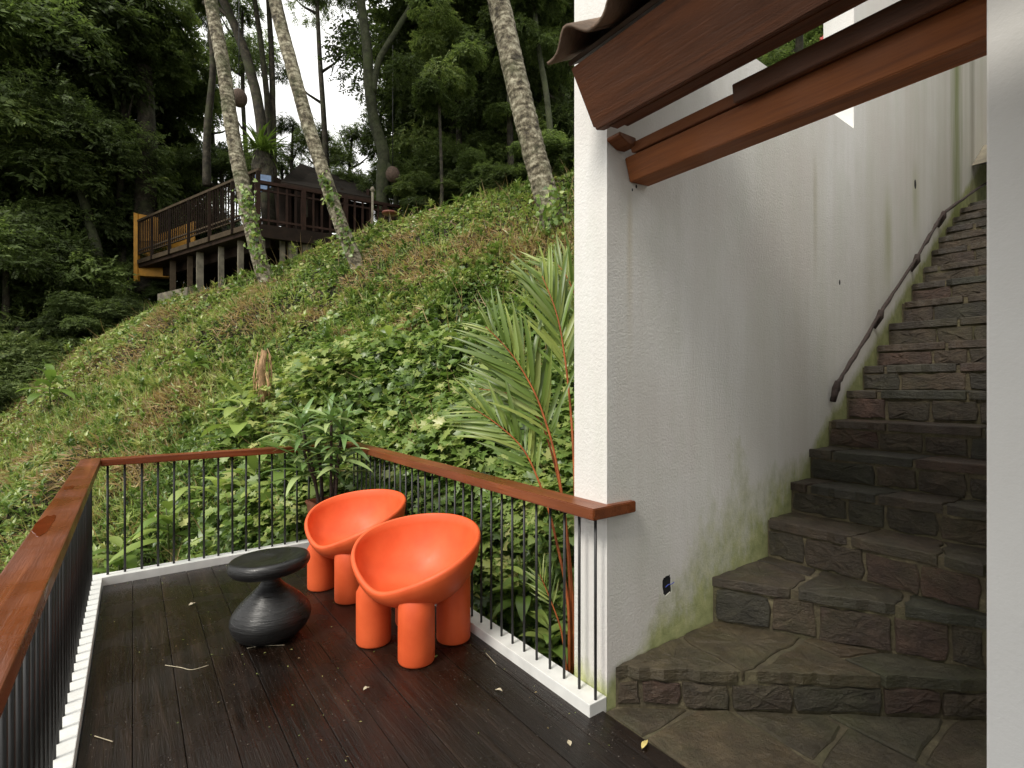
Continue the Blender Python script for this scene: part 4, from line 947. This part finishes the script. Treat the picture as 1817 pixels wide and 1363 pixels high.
# ================================================================= LEANING PALMS
def frond_mesh(L=2.2, n=34, leaf=.55, droop=1.1, wd=.045, sd=0, name='frond', mat=None):
    g_ = random.Random(sd); V = []; Fs = []; tn = []
    C = [Vector((0, L*math.sin(droop*s)/droop, L*(math.cos(droop*s)-1)/droop+L*.0)) for s in [i/20 for i in range(21)]]
    v, f = tube_mesh(C, [.018*(1-.8*i/20) for i in range(21)], 5); V += v; Fs += f; tn += [.8]*len(v)
    for i in range(n):
        s = .12+.86*i/n; k = min(19, int(s*20)); p = C[k].lerp(C[k+1], s*20-k); tdir = (C[k+1]-C[k]).normalized()
        ll = leaf*math.sin(PI*(.15+.8*s))**.7*g_.uniform(.85, 1.1)
        for sg in (-1, 1):
            dr = (tdir*.75+Vector((sg*.85, 0, 0))+Vector((0, 0, g_.uniform(-.25, .1)))).normalized(); w_ = dr.cross(Vector((0, 0, 1))).normalized()*wd*.5
            m_ = p+dr*ll*.5; e_ = p+dr*ll+Vector((0, 0, -ll*.25)); b = len(V)
            V += [p-w_*.4, p+w_*.4, m_-w_, m_+w_, e_]; Fs += [(b, b+1, b+3, b+2), (b+2, b+3, b+4)]; tn += [g_.uniform(.1, .7)]*5
    me = bpy.data.meshes.new(name); me.from_pydata(V, [], Fs); a = me.attributes.new('tone', 'FLOAT', 'POINT'); a.data.foreach_set('value', tn); me.materials.append(mat or M['crown']); return me
fr_me = [frond_mesh(2.6, 36, .7, 1.2, .05, 1), frond_mesh(2.4, 32, .65, 1.6, .05, 2)]
def palm(lbl, pix, d, w0, w1, lean_d=0.0):
    P_ = [at(u, v, d+lean_d*i) for i, (u, v) in enumerate(pix)]; root = empty('leaning_palm', tuple(P_[0]), label=lbl, cat='palm tree', group='leaning palms on the slope')
    P_[0] = P_[0]-(P_[1]-P_[0]).normalized()*.4
    s = spline(P_, 14); V, Fs = [], []; n = 18; rr = random.Random(int(w0*10)); rad = []
    for i in range(len(s)): rad.append((w0+(w1-w0)*i/len(s))*.5*d/F_PX*(1+.022*(i % 2))*(1.28 if i == 0 else 1))
    o = tube('trunk', s, rad, M['palm_bark'], None, n, .08, 4); local(o, root)
    for k_ in range(14):
        o = link('frond', fr_me[k_ % 2], None, root); o.location = P_[-1]-root.location; o.rotation_euler = (math.radians(random.uniform(-5, 45)), 0, k_*2.4+random.random())
    return root
palm('pale ringed palm trunk leaning in front of the platform corner, leftmost of three', [(472, 497), (455, 440), (433, 340), (412, 230), (395, 110), (374, 0), (350, -180), (330, -330)], 12.4, 27, 19)
palm('mossy speckled palm trunk leaning in front of the pavilion roof, middle of three', [(634, 470), (606, 402), (575, 310), (545, 215), (516, 110), (488, 0), (455, -190), (430, -330)], 11.3, 25, 21)
palm('thick pale blotched palm trunk near the white wall, rightmost of three', [(992, 425), (975, 370), (958, 310), (935, 220), (911, 120), (884, 0), (845, -170), (815, -300)], 9.3, 44, 37)
# mossy rags on the middle palm and creepers at trunk feet
def creeper(lbl, pix, d, rad, n, sd, name='creeper_clump', cat='creeper'):
    g_ = np.random.default_rng(sd); P_ = np.array([np.array(at(u, v, d)) for u, v in pix]); k_ = g_.integers(0, len(P_)-1, n); t_ = g_.random((n, 1))
    c = P_[k_]*(1-t_)+P_[k_+1]*t_+g_.normal(0, rad, (n, 3)); up = unit(g_.normal(0, .6, (n, 3))-e_d*.8+np.array([0, 0, .6])); fw = unit(g_.normal(0, .7, (n, 3))+np.array([0, 0, -.8]))
    v, f, tt = scatter(T_heart(), c, fw, up, g_.uniform(.06, .12, n), np.clip(g_.normal(.5, .14, n), 0, .85)); o_ = P_[0]
    me = mesh_np(name, v-o_, f, tt); o = link(name, me, M['vine']); o.location = o_; tag(o, lbl, cat, kind='stuff'); return o
creeper('small-leaved creeper climbing the foot of the leftmost leaning palm', [(470, 490), (452, 420), (440, 370), (436, 330)], 12.2, .09, 240, 1)
creeper('moss-like creeper on the middle leaning palm', [(625, 450), (590, 360), (575, 310)], 11.15, .06, 180, 2)
creeper('creeper and grass round the foot of the rightmost leaning palm', [(1000, 470), (990, 410), (975, 350)], 9.0, .14, 420, 3)

# ================================================================= ORANGE-STEMMED PALM (near)
def leaflet_mesh(L, tone): return leaf_obj_mesh('leaflet', L, .044, .55, M['frond'], tone, .35, 6, .35)
lf = [leaflet_mesh(1.0, .35), leaflet_mesh(1.0, .5), leaflet_mesh(1.0, .65), leaflet_mesh(1.0, .82)]
ap = empty('orange_stemmed_palm', tuple(at(1012, 1190, 3.2)), label='young palm with orange stems and long feathery fronds rising beside the white wall', cat='palm')
def aim(o, p, dr, up, s):
    dr = dr.normalized(); sd_ = dr.cross(up).normalized(); up = sd_.cross(dr)
    m_ = Matrix((sd_, dr, up)).transposed().to_4x4(); m_.translation = p-ap.location
    o.matrix_local = m_ @ Matrix.Diagonal((s, s, s, 1))
def near_frond(pix, d0, d1, n, ll, s0, spread, sd, w0=.0095, right=True, left=True):
    rr = random.Random(sd); m = len(pix); P_ = [at(u, v, d0+(d1-d0)*i/(m-1)) for i, (u, v) in enumerate(pix)]
    s = spline(P_, 8); N_ = len(s)
    o = tube('frond', s, [w0*(1.25-1.0*i/N_) for i in range(N_)], M['orange_stem'], None, 7, .0, sd); local(o, ap)
    fr_ = o; fr_.name = 'frond'
    for i in range(n):
        t = s0+(1-s0)*(i+.5)/n; k = min(N_-2, int(t*(N_-1))); p = s[k].lerp(s[k+1], t*(N_-1)-k); td = (s[k+1]-s[k]).normalized()
        view = Vector((SA, CA, 0)); sd_ = td.cross(view).normalized()       # sideways, within the frond's own plane
        env = math.sin(PI*min(1, .22+.74*(t-s0)/(1-s0)))**.6
        for sg in ((-1, 1) if right and left else ((-1,) if left else (1,))):
            ang = math.radians(rr.uniform(spread-6, spread+6))*(1-.35*(t-s0)/(1-s0))
            dr = td*math.cos(ang)+sd_*sg*math.sin(ang)+view*rr.uniform(-.28, .28)+Vector((0, 0, -.05))
            q = link('leaflet', rr.choice(lf), None, None); q.parent = fr_; q.matrix_parent_inverse = Matrix.Identity(4)
            L_f = ll*env*rr.uniform(.85, 1.08); dr.normalize(); upv_ = (view*-1+Vector((rr.uniform(-.5, .5), rr.uniform(-.5, .5), .5)))
            s_ = dr.cross(upv_).normalized(); u_ = s_.cross(dr); m_ = Matrix((s_, dr, u_)).transposed().to_4x4(); m_.translation = p
            q.matrix_local = m_ @ Matrix.Diagonal((L_f*rr.uniform(1.1, 1.5), L_f, L_f, 1))
near_frond([(1014, 1195), (1012, 1060), (1004, 930), (985, 810), (962, 730), (940, 680), (905, 625), (862, 580)], 3.15, 3.35, 23, .56, .46, 33, 1)
near_frond([(1018, 1190), (1022, 1000), (1019, 830), (1010, 700), (997, 600), (984, 545), (962, 490)], 3.2, 3.45, 22, .55, .52, 25, 2)
near_frond([(1010, 1195), (1008, 1070), (985, 950), (962, 870), (930, 800), (885, 755), (835, 722)], 3.12, 3.3, 19, .44, .55, 32, 3, .009)
near_frond([(1012, 1190), (1016, 1060), (1000, 900), (975, 790), (950, 735), (905, 700), (850, 690)], 3.3, 3.6, 18, .48, .55, 30, 4, .009)
near_frond([(1022, 1180), (1035, 900), (1050, 700), (1040, 580), (1010, 500), (990, 470)], 3.5, 3.7, 20, .52, .45, 30, 5, .009)
near_frond([(1006, 1196), (996, 1120), (975, 1060), (958, 1020)], 3.1, 3.15, 9, .20, .55, 34, 6, .006)

# ================================================================= POTTED PLANT
pp = (1.50, 5.02, .001); pot = empty('potted_plant', pp, .1, label='leafy cane plant in a tapered brown pot in the back corner of the deck', cat='potted plant')
bm = bmesh.new()
rings = [(.095, 0), (.145, .47), (.155, .475), (.155, .51), (.135, .51), (.13, .46)]
rows = [[bm.verts.new((s*a, s*b, z)) for a, b in ((-1, -1), (1, -1), (1, 1), (-1, 1))] for s, z in rings]
bm.faces.new(rows[0][::-1])
for i in range(len(rows)-1):
    for k in range(4): bm.faces.new((rows[i][k], rows[i][(k+1) % 4], rows[i+1][(k+1) % 4], rows[i+1][k]))
bmesh.ops.bevel(bm, geom=[e for e in bm.edges], offset=.006, segments=2, affect='EDGES'); from_bm('pot', bm, M['pot'], pot)
box('soil', (-.13, -.13, .44), (.13, .13, .465), M['soil'], pot)
pl_me = [leaf_obj_mesh('leaf', 1.0, .15, b, M['pot_leaf'], t_, .35, 9, .38) for b, t_ in ((.5, .3), (.9, .5), (1.3, .4), (.8, .75), (1.1, .9))]
rr = random.Random(12)
canes = [(-.07, .03, -.30, .10, 1.02), (.02, -.04, .0, .0, 1.12), (.07, .05, .20, -.10, .98), (-.02, .06, -.12, .12, .80), (.05, -.07, .10, -.16, .74), (-.09, -.05, -.22, -.08, .70)]
for ci, (x0, y0, lx, ly, H) in enumerate(canes):
    lx2, ly2 = lx*CA*.6+ly*.3, -lx*SA*.6+ly*.3
    pts = [Vector((x0, y0, .44)), Vector((x0+lx2*.3, y0+ly2*.3, .44+(H-.0)*.35)), Vector((x0+lx2*.75, y0+ly2*.75, .44+H*.62)), Vector((x0+lx2, y0+ly2, .44+H*.80))]
    tube('cane', spline(pts, 4), [.014]*13, M['cane'], pot, 7, .3, ci)
    tip = pts[-1]
    for i in range(20 if ci < 3 else 15):
        f = i/20; o = link('leaf', rr.choice(pl_me), None, pot); p_ = tip-Vector((0, 0, .34*(1-f)*rr.uniform(.5, 1)))
        o.location = p_; s = rr.uniform(.36, .50)*(1.05-.25*f); o.scale = (s, s, s)
        o.rotation_euler = (math.radians(rr.uniform(8, 35)+42*f**2+(16 if f > .85 else 0)), rr.uniform(-.3, .3), i*2.399+rr.uniform(-.2, .2))

# ================================================================= TIMBER PLATFORM
hs_ = empty('timber_platform', tuple(cw(-6.58, 13.5, 5.8)), label='dark timber viewing platform on stilts at the top of the slope', cat='platform')
C0 = cw(-6.58, 13.5, 5.80); LE = cw(-12.9, 17.8, 5.80); dR = (cw(.863, .505)).normalized(); RE = C0+dR*6.0
def bar_between(name, a, b, wd, ht, mat, parent, lift=0.0):
    a = Vector(a); b = Vector(b); dv = (b-a); L = dv.length; dr = dv.normalized(); sd_ = dr.cross(Vector((0, 0, 1))).normalized(); up = sd_.cross(dr)
    V = []
    for s in (0, L):
        for p, q in ((-wd/2, 0), (wd/2, 0), (wd/2, ht), (-wd/2, ht)): V.append(a+dr*s+sd_*p+up*q)
    o = pyd(name, V, [(3, 2, 1, 0), (4, 5, 6, 7), (0, 1, 5, 4), (1, 2, 6, 5), (2, 3, 7, 6), (3, 0, 4, 7)], mat, None); return local(o, parent)
def post(name, p, w_, h_, mat, parent): return bar_between(name, p, Vector(p)+Vector((.0001, 0, h_)), w_, w_, mat, parent)
inn = cw(.1, 1).normalized()   # inward
BK = 4.5
def slab(name, pts, z0_, z1_, mat, parent):
    n = len(pts); V = [(p.x, p.y, z0_) for p in pts]+[(p.x, p.y, z1_) for p in pts]
    o = pyd(name, V, [tuple(range(n))[::-1], tuple(range(n, 2*n))]+[(i, (i+1) % n, n+(i+1) % n, n+i) for i in range(n)], mat, None); return local(o, parent)
slab('floor', [C0, RE, RE+inn*BK, LE+inn*BK, LE], 5.66, 5.80, M['house'], hs_)
bar_between('edge_beam', C0+Vector((0, 0, -.02)), LE+Vector((0, 0, -.02)), .10, .14, M['house_rail'], hs_)
bar_between('edge_beam', C0+Vector((0, 0, -.32)), RE+Vector((0, 0, -.32)), .14, .34, M['house'], hs_)
bar_between('edge_beam', C0+inn*.6+Vector((0, 0, -.42)), LE+inn*.6+Vector((0, 0, -.42)), .12, .30, M['house'], hs_)
# left rail run: balusters, mid rails
LL = (LE-C0).length; dL = (LE-C0).normalized(); HL = 1.42
bar_between('top_rail', C0+Vector((0, 0, HL)), LE+Vector((0, 0, HL)), .10, .07, M['house_rail'], hs_)
bar_between('lower_rail', C0+Vector((0, 0, .42)), LE+Vector((0, 0, .42)), .05, .045, M['house_rail'], hs_)
bar_between('lower_rail', C0+Vector((0, 0, .30)), LE+Vector((0, 0, .30)), .05, .03, M['house_rail'], hs_)
nb = 54
for i in range(nb+1):
    p = C0+dL*(LL*i/nb); 
    if i % 9 == 0: post('post', p+Vector((0, 0, -.02)), .09, HL, M['house'], hs_)
    else: post('slat', p+Vector((0, 0, .30)), .035, HL-.30, M['house'], hs_)
# right rail run
HR = 1.08; LR = 5.8
bar_between('top_rail', C0+Vector((0, 0, HR)), C0+dR*LR+Vector((0, 0, HR)), .12, .08, M['redwood'], hs_)
bar_between('lower_rail', C0+Vector((0, 0, .90)), C0+dR*LR+Vector((0, 0, .90)), .05, .05, M['redwood'], hs_)
bar_between('lower_rail', C0+Vector((0, 0, .12)), C0+dR*LR+Vector((0, 0, .12)), .06, .06, M['redwood'], hs_)
for i in range(27):
    p = C0+dR*(LR*i/26)
    post('post' if i % 5 == 0 else 'slat', p+Vector((0, 0, .02)), .12 if i % 5 == 0 else .05, HR, M['redwood'], hs_)
# stilts
for s, w_ in ((.02, .18), (.16, .14), (.30, .14), (.46, .18), (.55, .14), (.70, .16)):
    p = C0+dL*(LL*s)+inn*.35; zb = gz(p.x, p.y)-.4; post('stilt', (p.x, p.y, zb), w_, 5.68-zb, M['concrete'] if s < .5 else M['house_rail'], hs_)
for s, w_ in ((.07, .12), (.12, .22), (.19, .30), (.25, .12)):
    p = C0+dR*(6*s)+inn*.35; zb = gz(p.x, p.y)-.4; post('stilt', (p.x, p.y, zb), w_, 5.68-zb, M['concrete'], hs_)
p = C0+dL*(LL*.45); o = bar_between('footing', (p.x, p.y, gz(p.x, p.y)-.2), tuple(Vector((p.x, p.y, gz(p.x, p.y)-.2))+dL*2.0), .5, .55, M['concrete'], hs_)
# yellow frame at the left end
yf = empty('yellow_frame', tuple(LE), label='yellow painted steel frame at the far left end of the timber platform', cat='frame')
def yq(name, u0, v0, u1, v1, v2, v3, d, th=.12):     # upright board given by its corners
    a, b, c, e = at(u0, v0, d), at(u1, v1, d), at(u1, v2, d), at(u0, v3, d); bk = cw(0, th)
    V = [a, b, c, e]+[p+bk for p in (a, b, c, e)]
    o = pyd(name, V, [(0, 3, 2, 1), (4, 5, 6, 7), (0, 1, 5, 4), (1, 2, 6, 5), (2, 3, 7, 6), (3, 0, 4, 7)], M['yellow'], None); return local(o, yf)
yq('upright', 237, 377, 244, 379, 498, 499, 17.7)
yq('top_panel', 244.1, 379, 280, 386, 428, 428, 17.75, .08)
yq('bottom_panel', 244.1, 468, 300, 476, 492, 489, 17.75, .4)
yq('inner_panel', 250, 428, 345, 392, 434, 466, 18.6, .06)
# pavilion roof
ph = empty('pavilion', tuple(at(590, 400, 16.2)), label='low pavilion with a dark sloping roof behind the platform rail', cat='building')
def quad(name, pts, mat, th, parent):
    P_ = [at(*p) for p in pts]; nn = (P_[1]-P_[0]).cross(P_[2]-P_[0]).normalized()*th; V = P_+[p+nn for p in P_]
    return local(pyd(name, V, [(3, 2, 1, 0), (4, 5, 6, 7), (0, 1, 5, 4), (1, 2, 6, 5), (2, 3, 7, 6), (3, 0, 4, 7)], mat, None), parent)
quad('roof', [(533, 290, 17), (628, 322, 18.5), (664, 352, 15.2), (498, 322, 14.6)], M['roofdark'], .12, ph)
quad('wall', [(505, 335, 16.4), (652, 362, 17), (655, 412, 17), (505, 410, 16.4)], M['house'], .15, ph)
quad('eave_board', [(498, 323, 14.5), (664, 353, 15.1), (664, 359, 15.1), (498, 330, 14.5)], M['house'], .05, ph)
for u in (512, 560, 604, 650): quad('post', [(u, 335, 15.6), (u+5, 335, 15.6), (u+5, 410, 15.6), (u, 410, 15.6)], M['redwood'], .1, ph)
quad('window', [(506, 352, 16.1), (516, 353, 16.1), (516, 372, 16.1), (506, 371, 16.1)], M['concrete'], .03, ph)
quad('window', [(535, 345, 16.1), (546, 347, 16.1), (546, 385, 16.1), (535, 385, 16.1)], M['concrete'], .03, ph)
bp_ = quad('side_board', [(453, 308, 14.3), (481, 312, 14.5), (481, 332, 14.5), (453, 345, 14.3)], M['blue'], .08, ph); tag(bp_, 'pale blue board behind the platform corner')
quad('side_wall', [(482.1, 312, 15.8), (520, 325, 15.8), (520, 400, 15.8), (482.1, 400, 15.8)], M['house'], .08, ph)
# bird's-nest fern on the trunk
bf = empty('nest_fern', tuple(at(466, 272, 15.2)), label="big bright green bird's-nest fern perched on a trunk behind the platform", cat='fern')
fm = [leaf_obj_mesh('frond', 1, .06, b, M['frond'], t_, .3, 7, .5) for b, t_ in ((.5, .3), (.9, .45), (1.4, .55))]
for i in range(170):
    o = link('frond', fm[i % 3], None, bf); s = random.uniform(.6, .95); o.scale = (s, s, s); o.location = (random.uniform(-.22, .22), random.uniform(-.22, .22), random.uniform(-.05, .1))
    o.rotation_euler = (math.radians(90-random.uniform(15, 88)**1.0), 0, i*2.4)
me = bpy.data.meshes.new('root_ball'); bm = bmesh.new(); bmesh.ops.create_icosphere(bm, subdivisions=3, radius=1)
for v_ in bm.verts: v_.co *= random.uniform(.85, 1.1)
bm.to_mesh(me); bm.free(); o = link('root_ball', me, M['bark'], bf); o.scale = (.30, .30, .5); o.location = (0, 0, -.40)
o = tube('trunk', [at(478, 400, 15.2), at(472, 330, 15.2), at(468, 285, 15.2)], [.22, .2, .24], M['bark'], None, 10, .3, 2); local(o, bf)
# hanging wicker balls, lamp post, round table
def ball(lb, u, v, d, r_):
    root = empty('hanging_wicker_ball', tuple(at(u, v, d)), label=lb, cat='lantern'); me = bpy.data.meshes.new('shade'); bm = bmesh.new(); bmesh.ops.create_uvsphere(bm, u_segments=20, v_segments=14, radius=r_)
    for v_ in bm.verts: v_.co.z *= 1.15
    bm.to_mesh(me); bm.free(); smooth(me); link('shade', me, M['wicker'], root); tube('cord', [(0, 0, r_), (0, 0, r_+3.5)], .012, M['bar'], root, 5)
ball('round brown wicker ball hanging beside the leftmost leaning palm', 424, 174, 14, .21)
ball('small brown wicker ball hanging beside the mossy forked trunk', 697, 310, 14.8, .20)
lp = empty('lamp_post', tuple(at(661, 408, 13)), label='slim grey lamp post standing at the crest behind the pavilion end', cat='lamp post')
tube('pole', [(0, 0, -.5), (0, 0, .95)], .03, M['concrete'], lp, 8); tube('lamp_head', [(0, 0, .95), (0, 0, 1.0), (0, 0, 1.08)], [.03, .07, .03], M['concrete'], lp, 10)
rt = empty('round_table', tuple(at(692, 398, 13)), label='small round red-brown table with one leg on the crest', cat='table')
tube('leg', [(0, 0, -.5), (0, 0, .24)], .03, M['concrete'], rt, 8); V, Fs = lathe([(.001, .24), (.19, .25), (.20, .275), (.19, .30), (.001, .305)], 28); pyd('table_top', V, Fs, M['redtop'], rt, True)

# ================================================================= LITTER
def fl_leaf(lb, x_, y_, z_, a, b, rot, mat, sd):
    rr = random.Random(sd); V = []; Fs = []; n = 8
    for i in range(n+1):
        s = i/n; w_ = b*math.sin(PI*s**.8)*.5+.0004; zz = .002+.012*math.sin(PI*s)*rr.uniform(.5, 1)+(.004 if i == n else 0)
        for k in (-1, 0, 1): V.append((a*(s-.5), k*w_, zz+abs(k)*.004))
    for i in range(n):
        q = i*3; Fs += [(q, q+1, q+4, q+3), (q+1, q+2, q+5, q+4)]
    me = bpy.data.meshes.new('fallen_leaf'); me.from_pydata(V, [], Fs); smooth(me); o = link('fallen_leaf', me, mat); o.location = (x_, y_, z_); o.rotation_euler.z = rot
    tag(o, lb, 'leaf'); return o
def twig(lb, pix, z_, mat, r_=.0022):
    P_ = []
    for u, v in pix: x_, y_ = fl0(u, v); P_.append(Vector((x_, y_, z_)))
    o = tube('fallen_twig', [p-P_[0] for p in spline(P_, 4)], r_, mat, None, 5); o.location = P_[0]; tag(o, lb, 'twig')
for (u, v, a, b, rot, m_, lb, z_) in ((765, 1172, .10, .035, .2, 'litter_green', 'curled green leaf on the deck by the near orange chair leg', .002), (341, 1074, .05, .03, .5, 'litter_pale', 'small pale dry leaf on the deck left of the black table', .002),
    (1144, 1325, .065, .022, .3, 'litter_yellow', 'small yellow leaf on the deck edge near the stone landing', .004), (1010, 1322, .035, .02, 1.1, 'litter_pale', 'tiny pale leaf fragment on the near planks', .002), (885, 1228, .04, .018, 2.2, 'litter_pale', 'grey leaf fragment in front of the right kerb', .002),
    (566, 992, .05, .03, .9, 'litter_pale', 'pale leaf lying beside the brown pot', .002), (650, 1225, .035, .02, .1, 'litter_pale', 'pale leaf scrap on the planks below the orange chairs', .002)):
    x_, y_ = fl0(u, v); fl_leaf(lb, x_, y_, z_, a, b, rot, M[m_], int(u))
x_, y_ = -.245, 2.18; fl_leaf('green leaf caught on the white kerb between the left bars', x_, y_, .075, .07, .05, 1.2, M['litter_green'], 4)
twig('bent straw twig lying on the left planks', [(293, 1182), (320, 1186), (341, 1190), (370, 1182)], .005, M['litter_pale'])
twig('short straw on the deck near the left kerb', [(168, 1308), (200, 1318)], .005, M['litter_pale'])
twig('pale straw beside the black table foot', [(438, 1152), (462, 1148), (505, 1146)], .005, M['litter_pale'], .0015)
twig('thin straw on the planks right of the chairs', [(862, 1160), (880, 1180)], .005, M['litter_pale'], .0015)
# crumbs of leaf and bark along the kerbs and over the planks
n = 260; px = rng.uniform(-.17, 1.84, n); py = rng.uniform(1.0, 5.2, n); e_ = rng.random(n) < .45
px = np.where(e_ & (rng.random(n) < .5), 1.74-rng.exponential(.04, n), px); py = np.where(e_ & (px < 1.6), 5.25-rng.exponential(.05, n), py)
P = np.stack([px, py, np.full(n, .004)], 1); an = rng.uniform(0, 6.28, n); fw = np.stack([np.cos(an), np.sin(an), np.zeros(n)], 1); upv = np.tile([0, 0, 1.], (n, 1))+rng.normal(0, .15, (n, 3))
v, f, tt = scatter(T_oval(.4, .1, .05), P, fw, upv, rng.uniform(.005, .018, n), rng.uniform(.6, 1, n))
me = mesh_np('leaf_crumbs', v, f, tt); tag(link('leaf_crumbs', me, M['vine']), 'tiny leaf crumbs scattered over the wet planks', kind='stuff')
bpy.context.view_layer.update()
